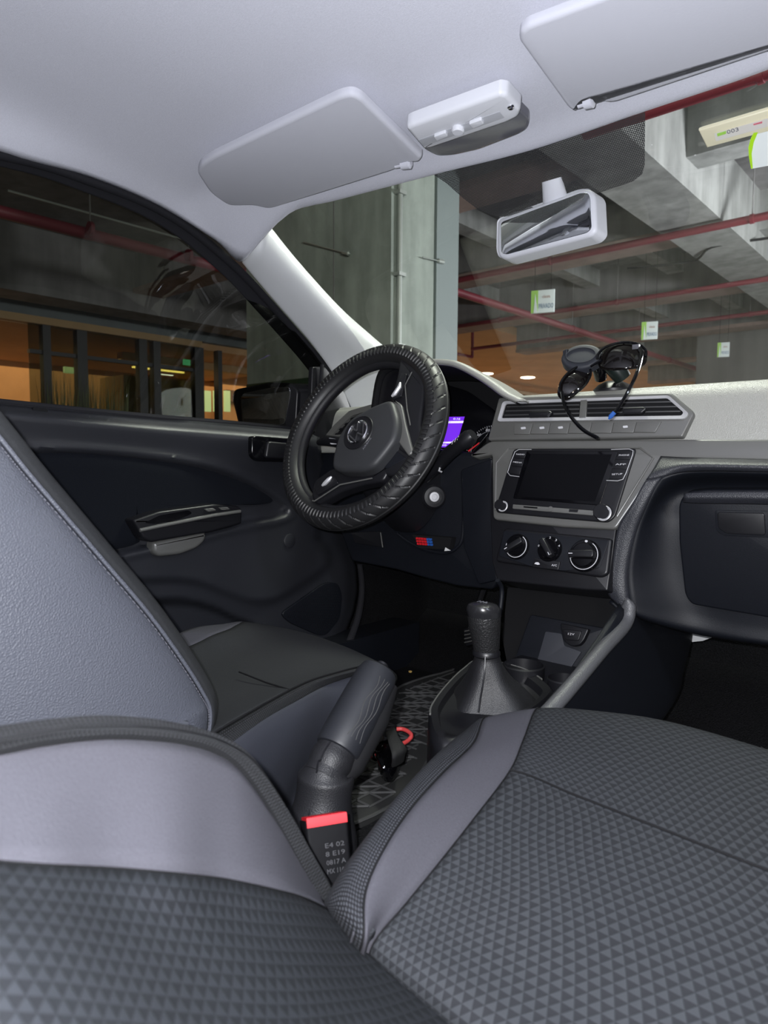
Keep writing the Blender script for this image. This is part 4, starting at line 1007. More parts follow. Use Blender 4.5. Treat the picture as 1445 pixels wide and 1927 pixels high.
# =================================================================== STEERING
TW = R(25.4)
hub = V((-.363, -.130, .942)); wn_ = V((0, -math.cos(TW), math.sin(TW))); WX = V((1, 0, 0)); WU = V((0, math.sin(TW), math.cos(TW)))
WP = (hub, wn_)
sw = thing('steering_wheel', 'black three spoke steering wheel wearing a tyre-patterned rubber cover', 'steering wheel', hub-wn_*.03)
Rm = .1715; rm = .0222
mb = MB(); NS = 720; NT = 72; vs = []
for i in range(NS):
    a = 2*math.pi*i/NS; d = WX*math.cos(a)+WU*math.sin(a)
    for j in range(NT):
        b = 360*j/NT; b = b if b <= 180 else b-360; ab = abs(b); rad_ = rm
        # chevron grooves around the outside, short lugs along both faces, smooth inner side
        if ab < 12: rad_ -= .0016 if ab < 4 else 0
        elif ab < 74:
            if (i*46/NS+ab/74*1.1) % 1.0 < .11: rad_ -= .0013
        elif ab < 106:
            if (i*120/NS) % 1.0 < .34: rad_ -= .0014
        else: rad_ -= .0012
        vs.append(hub+d*(Rm+rad_*math.cos(R(b)))+wn_*(rad_*1.05*math.sin(R(b))))
fs = [(i*NT+j, i*NT+(j+1) % NT, ((i+1) % NS)*NT+(j+1) % NT, ((i+1) % NS)*NT+j) for i in range(NS) for j in range(NT)]
mb.add(vs, fs)
obj('rim_cover', mb, WHEELR, sw, ang=24)
mb = MB(); NS2 = 96; pts = [hub+(WX*math.cos(2*math.pi*i/NS2)+WU*math.sin(2*math.pi*i/NS2))*(Rm-.016) for i in range(NS2+1)]
obj('rim_leather', mb.tube(pts, .0105, 12, cap=False), BLEATH, sw)
# hub pad
hpad = rnd([(736, 748), (748, 790), (744, 822), (724, 850), (700, 878), (676, 886), (640, 886), (622, 880), (624, 858), (634, 820), (658, 785), (700, 762)], [14, 16, 16, 20, 14, 10, 8, 8, 6, 14, 16, 10], 5)
hp_ = (hub+wn_*.040, wn_)
pad = obj('airbag_pad', MB().plate(on(hp_, hpad), wn_, .035, .010, 6), mat('pad_plastic', (.030, .031, .034), .5, spec=.5, bump=('noise', 700, .15, .0005)), sw)
# emblem: ring with V over W
ec = P(674, 814, pl=(hub+wn_*.0412, wn_)); RT = R(40); eX = WX*math.cos(RT)+WU*math.sin(RT); eY = wn_.cross(eX)
if (eY-(-WX*math.sin(RT)+WU*math.cos(RT))).length > 1: eY = -eY
er = .0235
obj('emblem_dish', MB().lathe(ec, wn_, [(er*1.45, 0), (er*1.4, .0012), (er*1.15, .0004), (.0001, .0004)], 40), BLACKP, pad)
em = MB()
em.lathe(ec, wn_, [(er, .0), (er, .003), (er*.93, .004), (er*.86, .003), (er*.86, .0)], 40, cap=False)
def stroke(a, b, w_=.0028):
    A = ec+eX*(a[0]*er)+eY*(a[1]*er); Bp = ec+eX*(b[0]*er)+eY*(b[1]*er); d = (Bp-A); em.box((A+Bp)/2+wn_*.002, (d.length, w_, .0035), d, wn_.cross(d), wn_)
for a, b in (((-.36, .82), (0, .06)), ((.36, .82), (0, .06)), ((-.80, .42), (-.38, -.74)), ((.80, .42), (.38, -.74)), ((-.38, -.74), (0, -.10)), ((.38, -.74), (0, -.10))): stroke(a, b)
obj('emblem', em, BRIGHTC, pad, label='bright chrome round emblem', ang=20)
text('AIRBAG', (hub+wn_*.0402, wn_), (683, 846), (698, 824), .0060, GREYPRINT, pad)
# spokes
def spoke(poly, h, th, m_, rad=6, b=.004, name='spoke'):
    pl = (hub+wn_*h, wn_); return obj(name, MB().plate(on(pl, rnd(poly, rad)), wn_, th, b, 4), m_, sw)
s1 = spoke([(752, 672), (780, 690), (800, 715), (795, 760), (790, 800), (800, 840), (770, 860), (745, 845), (740, 770), (733, 752), (745, 715)], .018, .022, BLACKP, 10, .006)
spoke([(738, 750), (755, 760), (763, 800), (776, 850), (768, 858), (748, 830), (752, 790)], .024, .008, SATIN, 6, .003, 'spoke_trim')
s2 = spoke([(590, 905), (625, 880), (660, 888), (700, 886), (740, 870), (720, 905), (680, 912), (640, 925), (595, 950), (585, 935)], .016, .02, BLACKP, 8, .005)
s3 = spoke([(712, 868), (748, 838), (782, 845), (776, 868), (748, 892), (728, 896), (712, 885)], .016, .02, BLACKP, 8, .005)
obj('spoke_groove', MB().tube([P(x, y, pl=(hub+wn_*.019, wn_)) for x, y in ((775, 700), (762, 725), (766, 770), (772, 800))], .0012, 6), SATIN, s1)
kp = obj('key_block', MB().plate(on((hub+wn_*.0225, wn_), rnd([(756, 700), (765, 703), (755, 745), (738, 752), (736, 744)], 3)), wn_, .006, .0015), BLACKP, s1)
obj('chrome_key', MB().tube([P(x, y, pl=(hub+wn_*.024, wn_)) for x, y in ((753, 720), (752, 728), (742, 742), (737, 746))], [.002, .0042, .0042, .002], 8), CHROME, s1)
obj('key_block', MB().plate(on((hub+wn_*.020, wn_), rnd([(592, 918), (622, 893), (632, 900), (636, 908), (596, 932)], 3)), wn_, .006, .0015), BLACKP, s2)
obj('chrome_key', MB().tube([P(x, y, pl=(hub+wn_*.0225, wn_)) for x, y in ((606, 914), (611, 910), (619, 902), (624, 897))], [.002, .0042, .0042, .002], 8), CHROME, s2)
obj('spoke_edge', MB().tube([P(x, y, pl=(hub+wn_*.018, wn_)) for x, y in ((588, 942), (592, 943), (640, 912), (700, 900))], .0014, 6), SATIN, s2)
obj('chrome_strip', MB().tube([P(x, y, pl=(hub+wn_*.0225, wn_)) for x, y in ((705, 875), (722, 856), (734, 840))], .0016, 6), CHROME, s3)
obj('spoke_window', MB().plate(on((hub+wn_*.017, wn_), rnd([(722, 858), (740, 843), (764, 862), (728, 882), (710, 874)], 3)), wn_, .004, .001), DARKP, s3)

# column shroud with stalks
colm = thing('steering_column', 'black steering column shroud with ignition lock and stalks', 'steering column', V((-.35, .0, .74)))
secs = []
for (t, hw, up_, dn) in ((.020, .045, .04, .045), (.05, .060, .045, .06), (.09, .070, .048, .085), (.14, .072, .05, .11), (.20, .072, .05, .12)):
    c_ = hub-wn_*t; ring_ = []
    for j in range(28):
        a = 2*math.pi*j/28; ca, sa_ = math.cos(a), math.sin(a)
        sx = math.copysign(abs(ca)**.6, ca)*hw*(1 if sa_ > 0 else 1-.15*abs(sa_)); sy = math.copysign(abs(sa_)**.6, sa_)*(up_ if sa_ > 0 else dn)
        ring_.append(c_+WX*sx+WU*sy)
    secs.append(ring_)
mb = MB(); n_ = 28
mb.add([p for s_ in secs for p in s_], [(i*n_+j, i*n_+(j+1) % n_, (i+1)*n_+(j+1) % n_, (i+1)*n_+j) for i in range(len(secs)-1) for j in range(n_)]+[tuple(range(n_))])
obj('shroud', mb, BLACKP, colm, ang=50)
ik = P(817, 935, x=-.283); ia = (CAM-ik); ia = V((.75, -.62, .0)).normalized()
igo = obj('ignition_lock', MB().lathe(ik-ia*.012, ia, [(.024, 0), (.024, .010), (.020, .014), (.014, .0145), (.014, .012), (.009, .012)], 32), BLACKP, colm)
obj('lock_face', MB().lathe(ik, ia, [(.0095, 0), (.0095, .002), (.0055, .0022), (.0050, .001), (.0001, .001)], 24), CHROME, igo, label='bright round key barrel')
def yfix(pts, y): return [P(px, py, y=y) for px, py in pts]
st1 = MB().tube([P(800, 900, y=-.045), P(822, 878, y=-.05), P(846, 852, y=-.055), P(864, 838, y=-.06), P(876, 828, y=-.06), P(888, 820, y=-.06)], [.010, .012, .013, .013, .0135, .011], 14)
so = obj('wiper_stalk', st1, BLACKP, colm)
obj('stalk_tip', MB().tube([P(872, 832, y=-.062), P(884, 823, y=-.062), P(890, 818, y=-.062)], [.0150, .0150, .011], 16), BLACKP, so)
for k in range(3): obj('stalk_mark', MB().tube([P(850+5*k, 836-4*k, y=-.0735), P(853+5*k, 828-4*k, y=-.0735)], .0006, 5), WHITEPRINT, so)
st2 = MB().tube([P(660, 838, y=-.07), P(640, 832, y=-.07), P(615, 829, y=-.07), P(599, 833, y=-.07)], [.013, .012, .0115, .006], 14)
so2 = obj('indicator_stalk', st2, BLACKP, colm)
obj('stalk_symbol', MB().plate(on(PL((-.45, -.084, .9), (0, -1, .1)), rnd([(618, 824), (632, 826), (634, 836), (622, 836)], 2)), (0, -1, .1), .001), WHITEPRINT, so2, smooth=False)
obj('key_tag', MB().tube([P(828, 880, y=-.06), P(826, 886, y=-.06), P(831, 888, y=-.06)], .002, 6), CHROME, colm)
# fuse box in the opening
fb = thing('fuse_box', 'fuse box with small red and blue fuses under the steering column', 'fuse box', P(800, 1030, y=.004))
fpl = PL((-.4, .010, .74), (0, -1, .0))
obj('box_body', MB().plate(on(fpl, [(775, 1006), (850, 1012), (845, 1034), (790, 1032)]), fpl[1], .015), MATTB, fb, smooth=False)
for i in range(3):
    for j in range(6):
        px = 785+5*j+i; py = 1013+5*i+.4*j
        mm = RED if j < 4 else BLUEP
        obj('fuse', MB().box(P(px, py, pl=off(fpl, .002)), (.0042, .004, .0042)), mm, fb, smooth=False)
paper = obj('paper_slip', MB().plate(on(off(fpl, .004), [(838, 1030), (848, 1036), (836, 1037)]), fpl[1], .0006), mat('paper', (.6, .6, .6), .8), smooth=False)
tag(paper, 'tiny white paper corner poking out beside the fuse box', 'paper')

# =================================================================== SUNGLASSES AND PHONE HOLDER
ph = thing('phone_holder', 'black phone holder on the dash top under the sunglasses', 'phone holder', P(1160, 722, y=.06))
hb = P(1155, 716, y=.08)
obj('suction_base', MB().lathe(V((hb.x, hb.y, 1.014)), (0, 0, 1), [(.034, 0), (.034, .004), (.026, .012), (.014, .018), (.0001, .018)], 28), BLACKP, ph)
obj('arm', MB().tube([P(1172, 712, y=.06), P(1160, 695, y=.05), P(1140, 678, y=.04), P(1125, 670, y=.02)], [.014, .016, .013, .010], 12), mat('dark_green_black', (.010, .016, .014), .35), ph)
obj('joint', MB().tube([P(1130, 712, y=.06), P(1128, 695, y=.045), P(1120, 680, y=.03)], [.010, .012, .010], 12), GLOSSB, ph)
hn = V((.15, -.80, .55)).normalized(); hcx = P(1093, 669, y=-.01)
hX = (V((1, 0, 0))-hn*hn.x).normalized(); hY = hn.cross(hX)
ell = [hcx+hX*(.0335*math.cos(2*math.pi*j/40))+hY*(.026*math.sin(2*math.pi*j/40)) for j in range(40)]
PADB = mat('slate_rubber', (.022, .024, .032), .6, spec=.4)
hd_ = obj('holder_head', MB().plate(ell, hn, .016, .005, 5), PADB, ph, label='slate oval head of the holder')
ell2 = [hcx+hn*.0012+hX*(.024*math.cos(2*math.pi*j/40))+hY*(.016*math.sin(2*math.pi*j/40)) for j in range(41)]
obj('head_groove', MB().tube(ell2, .0011, 6, cap=False), PADB, hd_)
obj('clamp_lip', MB().plate(on(PL(hcx+V((0, -.004, 0)), (0, -1, 0)), rnd([(1058, 660), (1066, 656), (1066, 682), (1059, 684)], 2)), (0, -1, 0), .02, .002), PADB, hd_)
# sunglasses
sg = thing('sunglasses', 'glossy black sunglasses hooked on the phone holder, temples hanging down', 'sunglasses', P(1140, 700, y=-.03))
BRN = mat('smoked_lens', (.005, .004, .004), .08, spec=.5)
def lens(cen, X, Y, nn, a, b, name='lens'):
    vs = []; mb = MB(); NR_, NA = 7, 32
    for i in range(NR_+1):
        r_ = i/NR_
        for j in range(NA):
            t = 2*math.pi*j/NA; e = abs(math.cos(t))**.75*math.copysign(1, math.cos(t)); f = abs(math.sin(t))**.8*math.copysign(1, math.sin(t))
            vs.append(cen+X*(a*r_*e)+Y*(b*r_*f)-nn*(.010*r_*r_*e*e+.004*r_*r_))
    fs = [(i*NA+j, i*NA+(j+1) % NA, (i+1)*NA+(j+1) % NA, (i+1)*NA+j) for i in range(1, NR_) for j in range(NA)]+[(0, NA+(j+1) % NA, NA+j) for j in range(NA)]
    mb.add(vs, fs); return obj(name, mb, BRN, sg, solid=.002)
# right lens, facing us
lc = P(1169, 669, y=-.02); lX = (P(1205, 662, y=-.02)-P(1133, 676, y=-.02)).normalized(); ln_ = V((.2, -.85, .45)).normalized(); lX = (lX-ln_*lX.dot(ln_)).normalized(); lY = ln_.cross(lX)
lY = lY if lY.z > 0 else -lY
lens(lc, lX, lY, ln_, .0355, .0235)
obj('frame_rim', MB().tube([lc+lX*(.0365*math.cos(t))+lY*(.0245*math.sin(t)) for t in [R(k) for k in range(-10, 200, 10)]], .0022, 8), GLOSSB, sg)
# left lens, seen from its edge
l2 = P(1082, 716, y=-.035); m2 = (P(1062, 742, y=-.05)-P(1106, 690, y=-.015)).normalized(); n2 = V((.50, -.70, .50)).normalized(); X2 = (m2-n2*m2.dot(n2)).normalized(); Y2 = n2.cross(X2)
lens(l2, X2, Y2, n2, .034, .0165)
obj('frame_rim', MB().tube([l2+X2*(.035*math.cos(R(t)))+Y2*(.0175*math.sin(R(t))) for t in range(0, 361, 12)], .0021, 8, cap=False), GLOSSB, sg)
obj('bridge', MB().tube([P(1112, 690, y=-.02), P(1122, 684, y=-.02), P(1134, 678, y=-.02)], .0028, 8), GLOSSB, sg)
obj('hinge', MB().box(P(1197, 653, y=-.03), (.010, .006, .007)), BRIGHTC, sg, smooth=False, label='bright hinge plate')
tA = crv([P(1204, 655, y=-.03), P(1206, 672, y=-.045), P(1198, 702, y=-.07), P(1182, 736, y=-.09), P(1163, 768, y=-.10), P(1148, 785, y=-.105)], 5)
obj('temple', MB().tube(tA, [.0032]*6+[.0026]*(len(tA)-6), 8), GLOSSB, sg)
tB = crv([P(1057, 738, y=-.06), P(1062, 762, y=-.075), P(1075, 785, y=-.09), P(1096, 808, y=-.10), P(1124, 824, y=-.105)], 5)
obj('temple', MB().tube(tB, .0028, 8), GLOSSB, sg)
obj('temple_tip', MB().tube([P(1156, 776, y=-.104), P(1149, 784, y=-.106), P(1145, 789, y=-.107)], [.0032, .0034, .001], 8), BLUEP, sg, label='blue tip on one temple')

# =================================================================== CENTRE CONSOLE
con = thing('centre_console', 'dark centre console with cup holder, pocket and socket between the seats', 'console', (0.01, -.2, .35))
Xl, Xr = -.085, .112
# right flank
fp_ = [P(1143, 1118, x=Xr), P(1165, 1128, x=Xr), P(1176, 1140, x=Xr), P(1300, 1190, x=Xr+.012), V((Xr+.015, .10, .50)), V((Xr+.015, .05, .36)), V((Xr+.01, -.45, .36)), V((Xr, -.42, .50)), P(1010, 1338, x=Xr), P(1080, 1265, x=Xr)]
rowsf = [[P(1165, 1135, x=Xr), P(1085, 1255, x=Xr), P(1015, 1335, x=Xr), V((Xr, -.40, .51))],
         [P(1180, 1150, x=Xr+.012), P(1110, 1268, x=Xr+.012), P(1045, 1335, x=Xr+.012), V((Xr+.01, -.42, .49))],
         [P(1240, 1175, x=Xr+.016), P(1180, 1290, x=Xr+.016), P(1110, 1345, x=Xr+.014), V((Xr+.015, -.42, .42))],
         [P(1300, 1190, x=Xr+.020), P(1283, 1260, x=Xr+.022), P(1248, 1345, x=Xr+.025), V((Xr+.025, -.42, .36))],
         [P(1296, 1215, x=Xr), P(1275, 1270, x=Xr), P(1235, 1350, x=Xr), V((Xr, -.42, .35))]]
obj('side_flank', MB().grid(loft(rowsf, 5, 5)), DARKP, con, solid=.005)
bar = crv([P(1150, 1085, x=Xr-.005), P(1158, 1115, x=Xr-.002), P(1166, 1140, x=Xr), P(1158, 1175, x=Xr), P(1115, 1222, x=Xr), P(1065, 1280, x=Xr), P(1020, 1330, x=Xr), P(985, 1362, x=Xr)], 4)
bar = [p+V((.014, 0, .002)) for p in bar][6:]
obj('edge_rail', MB().tube(bar, [.003, .008]+[.0115]*(len(bar)-2), 12, flat=.8), mat('rail_grain', (.075, .076, .082), .45, spec=.6, bump=('leather', 620, .4, .001)), con, label='grey grained rail along the console edge')
obj('edge_rail', MB().tube(crv([P(936, 1092, x=Xl), P(944, 1108, x=Xl), P(942, 1140, x=Xl), P(935, 1180, x=Xl)], 4), .004, 10), DARKP, con)
# pocket
bw = .075
obj('pocket_back', MB().plate(on(PL((0, .05, .65), (0, -1, .25)), rnd([(955, 1105), (1160, 1122), (1166, 1160), (1120, 1215), (1060, 1290), (960, 1280), (945, 1200)], 5)), (0, -1, .25), .01), MATTB, con)
obj('pocket_floor', box6(Xl, Xr, -.16, .06, .50, .545), BLACKP, con, smooth=False)
ip = PL((.03, .02, .60), (0, -1, .35))
obj('inner_shelf', MB().plate(on(ip, rnd([(998, 1156), (1140, 1182), (1090, 1250), (1050, 1290), (968, 1240)], 5)), ip[1], .006, .002), DARKP, con)
obj('shelf_panel', MB().plate(on(off(ip, .003), rnd([(1026, 1188), (1056, 1192), (1062, 1215), (1094, 1226), (1070, 1262), (1008, 1250)], 3)), ip[1], .003, .001), mat('panel_navy', (.028, .030, .038), .6), con)
sk = obj('socket_housing', MB().plate(on(off(ip, .010), rnd([(1053, 1172), (1108, 1183), (1098, 1205), (1090, 1214), (1074, 1216), (1060, 1206)], 5)), ip[1], .010, .002), BLACKP, con)
fl_ = obj('socket_flap', MB().plate(on(off(ip, .013), rnd([(1058, 1184), (1094, 1187), (1088, 1206), (1062, 1203)], 4)), ip[1], .004, .001), BLACKP, con)
text('12V', off(ip, .0133), (1068, 1193), (1080, 1194), .0055, WHITEPRINT, fl_)
for (px, py, r_) in ((985, 1252, .034), (1062, 1278, .026)):
    c_ = P(px, py, z=.565)
    obj('cup_holder', MB().lathe(V((c_.x, c_.y, .50)), (0, 0, 1), [(r_*.9, 0), (r_, .065), (r_*.93, .067), (r_*.84, .01), (.0001, .008)], 32), BLACKP, con)
# gear surround
sur = c2([(806, 1352), (812, 1330), (838, 1295), (872, 1262), (905, 1245), (985, 1262), (1030, 1290), (1040, 1310), (1000, 1345), (930, 1385), (850, 1405), (815, 1392)], 4)
sz = .552
sp_ = [P(x, y, z=sz) for x, y in sur]; c_ = sum(sp_, V((0, 0, 0)))/len(sp_)
mb = MB(); k = len(sp_)
inn = [c_+(p-c_)*.84+V((0, 0, .004)) for p in sp_]; inn2 = [c_+(p-c_)*.80-V((0, 0, .006)) for p in sp_]; inn3 = [c_+(p-c_)*.5-V((0, 0, .010)) for p in sp_]
outr = [c_+(p-c_)*1.0 for p in sp_]; lowr = [V((c_.x+(p.x-c_.x)*1.07, c_.y+(p.y-c_.y)*1.05, .35)) for p in sp_]
lv_ = [lowr, [V((p.x+(q_.x-p.x)*.1, p.y+(q_.y-p.y)*.1, sz-.012)) for p, q_ in zip(outr, lowr)], outr, [c_+(p-c_)*.95+V((0, 0, .006)) for p in sp_], inn, inn2, inn3]
mb.add([p for l in lv_ for p in l], [(i*k+j, i*k+(j+1) % k, (i+1)*k+(j+1) % k, (i+1)*k+j) for i in range(len(lv_)-1) for j in range(k)]+[tuple((len(lv_)-1)*k+j for j in range(k))])
obj('gear_surround', mb, BLACKP, con, ang=50)
obj('surround_trim', MB().tube([c_+(p-c_)*.97+V((0, 0, .005)) for p in sp_[:int(k*.5)]], .0016, 6), SATIN, con)

# gear shifter ------------------------------------------------------
gs = thing('gear_shifter', 'black gear lever with leather boot and pattern marked knob', 'gear lever', V((.0, -.262, .545)))
gk = P(909, 1150, x=.003)
def sect(px, py, hw, x_=.003, sq=1.0, ratio=1.0, n=32, fold=0, ph=0):
    c = P(px, py, x=x_); d = (c-CAM).dot(ax); w_ = hw/F*d; out = []
    Xh = V((rr.x, rr.y, 0)).normalized(); Yh = V((-Xh.y, Xh.x, 0))
    for j in range(n):
        a = 2*math.pi*j/n; e = math.copysign(abs(math.cos(a))**sq, math.cos(a)); f = math.copysign(abs(math.sin(a))**sq, math.sin(a))
        k_ = 1+fold*math.sin(a*5+ph)
        out.append(c+Xh*(w_*e*k_)+Yh*(w_*ratio*f*k_))
    return out
def skin(secs, cap0=True, cap1=True):
    n = len(secs[0]); mb = MB(); fs = [(i*n+j, i*n+(j+1) % n, (i+1)*n+(j+1) % n, (i+1)*n+j) for i in range(len(secs)-1) for j in range(n)]
    if cap0: fs.append(tuple(range(n))[::-1])
    if cap1: fs.append(tuple((len(secs)-1)*n+j for j in range(n)))
    return mb.add([p for s_ in secs for p in s_], fs)
obj('knob_grip', skin([sect(911, 1152, 31), sect(911, 1165, 31), sect(912, 1185, 29), sect(914, 1205, 26), sect(915, 1218, 25), sect(915, 1225, 23)]), mat('grip_leather', (.014, .014, .015), .45, spec=.5, bump=('leather', 420, .6, .0014)), gs)
capz = [sect(911, 1158, 31.5), sect(910, 1150, 32), sect(909, 1143, 31), sect(908, 1138, 27), sect(907, 1135, 18), sect(907, 1134, 4)]
obj('knob_cap', skin(capz), mat('knob_cap_plastic', (.016, .016, .018), .25, spec=.6), gs)
# shift pattern lines
kt = P(907, 1134, x=.003)+V((0, 0, .0012)); km = MB()
for dx in (-.0055, 0, .0055): km.box(kt+V((dx, 0, 0)), (.0007, .009, .0005))
km.box(kt+V((.0015, 0, 0)), (.0145, .0007, .0005)); km.box(kt+V((.009, -.0022, 0)), (.0007, .0045, .0005))
obj('shift_pattern', km, GREYPRINT, gs, smooth=False)
obj('collar', skin([sect(915, 1222, 23), sect(915, 1226, 26), sect(915, 1232, 26), sect(915, 1235, 22)]), BLACKP, gs)
bs_ = [sect(916, 1230, 24), sect(917, 1240, 25), sect(917, 1256, 32, fold=.05), sect(920, 1276, 43, fold=.06, ph=.6), sect(925, 1297, 60, fold=.07, ph=1.0, sq=.85), sect(928, 1315, 74, fold=.07, ph=1.4, sq=.75), sect(930, 1328, 82, fold=.05, ph=1.6, sq=.65), sect(930, 1342, 80, sq=.6)]
dn = [[q_[j] for q_ in [crv([s_[i] for s_ in bs_], 3) for i in range(32)]] for j in range((len(bs_)-1)*3+1)]
obj('boot', skin(dn), BLEATH, gs, ang=70)
sm_ = [P(x, y, x=.003+.0) for x, y in ((913, 1236), (912, 1262), (908, 1290), (903, 1318), (900, 1340))]
seam_ = [p+(CAM-p).normalized()*d_ for p, d_ in zip(sm_, (.019, .024, .033, .047, .056))]
obj('boot_seam', MB().tube(crv(seam_, 4), .0011, 6), BLACKP, gs)

# handbrake ----------------------------------------------------------
hbk = thing('handbrake', 'raised black handbrake lever with rubber grip and leather boot', 'handbrake', V((.0, -.64, .45)))
h0 = P(716, 1258, x=-.008); h1 = P(634, 1412, x=.002); h2 = P(612, 1470, x=.004); h3 = P(602, 1560, x=.006)
d = (h1-h0).normalized()
def along(t): return h0+(h1-h0)*t
rg_ = [(-.03, .006), (0.0, .016), (.04, .0225), (.12, .025), (.4, .0262), (.7, .0268), (.97, .0265), (1.0, .0255), (1.01, .022)]
obj('rubber_grip', MB().tube([along(t) for t, _ in rg_], [r_ for _, r_ in rg_], 28), mat('grip_rubber', (.015, .016, .020), .5, spec=.4), hbk)
side = (CAM-along(.5)).normalized(); side = (side-d*side.dot(d)).normalized(); lat = d.cross(side); lat = lat if lat.dot(rr) > 0 else -lat
for k in range(4):
    pts = [along(.18+.7*t_/8)+(side*math.cos(R(8+11*k+5*math.sin(t_*1.3+k)))+lat*math.sin(R(8+11*k+5*math.sin(t_*1.3+k))))*.0265 for t_ in range(9)]
    obj('grip_groove', MB().tube(crv(pts, 2), .0005, 5), MATS['mat_rubber_rib'], hbk)
obj('lever_underside', MB().tube([along(.10)+lat*.020-side*.006, along(.5)+lat*.025-side*.006, along(1.05)+lat*.023-side*.006, along(1.25)+lat*.018-side*.006], [.010, .014, .014, .008], 12), MATTB, hbk)
obj('release_button', MB().tube([along(-.06), along(.01)], .007, 12), BLACKP, hbk)
bsec = [(h1+d*-.004, .0225), (h1+d*.02, .0235), (h1+d*.035, .0245)]
obj('sleeve', MB().tube([h1-d*.004, h1+d*.012, h1+d*.034], [.0225, .0228, .0235], 24), BLEATH, hbk)
bt_ = crv([h1+d*.002, h1+d*.022, h2, h3, h3+V((.002, -.012, -.05))], 6); rb = []
for i in range(len(bt_)):
    t = i/(len(bt_)-1); rb.append(.0238+.026*t*t+.0022*math.sin(t*18)*min(1, t*4))
obj('boot', MB().tube(bt_, rb, 24), BLEATH, hbk)
sp0 = [p+(side*.88-lat*.45)*(r_+.0004) for p, r_ in zip(bt_, rb)]
obj('boot_seam', MB().tube(sp0, .0012, 6), BLACKP, hbk)

# tunnel under the handbrake
tn = obj('floor_tunnel', box6(-.05, .09, -1.5, -.42, .30, .42), CARPET, smooth=False); struct(tn)
# seat belt buckle
bk_ = thing('seatbelt_buckle', 'black seat belt buckle with red release button beside the passenger seat', 'buckle', P(610, 1650, x=.105))
bX = V((.5, .85, 0)).normalized(); bN = V((.80, -.42, .42)).normalized(); bX = (bX-bN*bX.dot(bN)).normalized(); bZ = bN.cross(bX); bZ = bZ if bZ.z > 0 else -bZ
bc = P(620, 1598, x=.105)
def bp(a, b_, h=0): return bc+bX*a+bZ*b_+bN*h
obj('buckle_body', MB().plate([bp(-.0205, .026), bp(.0205, .026), bp(.019, -.034), bp(-.019, -.034)], bN, .022, .004, 4), mat('buckle_black', (.004, .004, .005), .65, spec=.12), bk_)
obj('release_button', MB().plate([bp(-.019, .0290, .001), bp(.019, .0290, .001), bp(.019, .0290, -.020), bp(-.019, .0290, -.020)], bZ, .009, .001), RED, bk_, label='red release button')
pw = (bc+bN*.0003, bN)
for ln2, zz in (('E4 02', .003), ('8 E19', -.004), ('0817 A', -.011), ('MX 1144', -.018)):
    text(ln2, pw, pix(bp(-.004, zz)), pix(bp(.014, zz)), .0055, mat('dim_print', (.04, .04, .045), .6), bk_)
obj('stalk', MB().tube([bp(0, -.03, -.01), bp(0, -.08, -.01)], .010, 10), MATTB, bk_)

# carpet, mats ----------------------------------------------------
fz_ = .35
mb = MB(); mb.add([V(p) for p in ((-.70, -1.9, fz_), (.70, -1.9, fz_), (.70, .30, fz_), (-.70, .30, fz_), (-.70, .50, .46), (.70, .50, .46), (.70, .56, .80), (-.70, .56, .80))], [(0, 1, 2, 3), (3, 2, 5, 4), (4, 5, 6, 7)])
o = struct(obj('carpet', mb, CARPET, smooth=False, recalc=False)); o['label'] = 'black carpet of the car floor and footwells'
struct(obj('floor_pan', box6(-.75, .75, -1.9, .58, .22, .33), MATTB, smooth=False))
struct(obj('cowl_side', box6(-.76, -.69, .10, .60, .30, .98), CARPET, smooth=False))
struct(obj('firewall', box6(-.72, .72, .58, .62, .25, 1.0), MATTB, smooth=False))
struct(obj('sill_left', box6(-.74, -.60, -1.1, .35, .33, .46), DARKP, smooth=False))
rows = [[P(672, 1062, x=-.64), P(676, 1110, x=-.64), P(668, 1160, x=-.63), P(650, 1210, x=-.61)], [P(682, 1062, x=-.63), P(686, 1110, x=-.63), P(680, 1160, x=-.62), P(662, 1214, x=-.60)]]
o = struct(obj('trim_7', MB().grid(loft(rows, 4, 2)), RUBBER, solid=.01)); o['label'] = 'rubber seal at the front edge of the driver door'
# pedal
pd = thing('clutch_pedal', 'small black pedal barely lit in the driver footwell', 'pedal', (-.33, .30, .40))
pcn = P(881, 1198, y=.28)
obj('pedal_pad', MB().plate([P(x, y, y=.28) for x, y in ((872, 1184), (886, 1180), (890, 1212), (876, 1216))], (0, -1, .3), .01, .002), BLACKP, pd)
for k in range(4): obj('pad_rib', MB().tube([P(874, 1188+7*k, y=.272), P(888, 1185+7*k, y=.272)], .0016, 5), SATIN, pd)
obj('pedal_arm', MB().tube([P(884, 1184, y=.285), V((pcn.x+.02, .42, .75))], .008, 8), BLACKP, pd)
# driver mat with triangle ribs
dm = thing('floor_mat', 'black rubber driver floor mat with raised triangle grid', 'floor mat', (-.35, 0, fz_))
mo_ = c2([(560, 1560), (640, 1560), (760, 1500), (820, 1400), (860, 1330), (884, 1258), (830, 1268), (780, 1282), (740, 1302), (680, 1360), (600, 1450)], 4)
mz = fz_+.012
mp_ = [P(x, y, z=mz) for x, y in mo_]
obj('mat_base', MB().plate(mp_, (0, 0, 1), .010, .002), MATR, dm)
mb = MB(); xs_ = [p.x for p in mp_]; ys_ = [p.y for p in mp_]; x0, x1, y0_, y1_ = min(xs_), max(xs_), min(ys_), max(ys_); ml = [(p.x, p.y) for p in mp_]
def seg(a, b):
    n = 14; run = []
    for i in range(n+1):
        p = a+(b-a)*(i/n)
        if sdf(ml, p.x, p.y) > .014: run.append(p)
        else:
            if len(run) > 1: mb.tube([run[0], run[-1]], .0022, 4)
            run = []
    if len(run) > 1: mb.tube([run[0], run[-1]], .0022, 4)
zz = mz+.001; st_ = .030
k = int((x1-x0)/st_)+1; l_ = int((y1_-y0_)/st_)+1
nn = 0
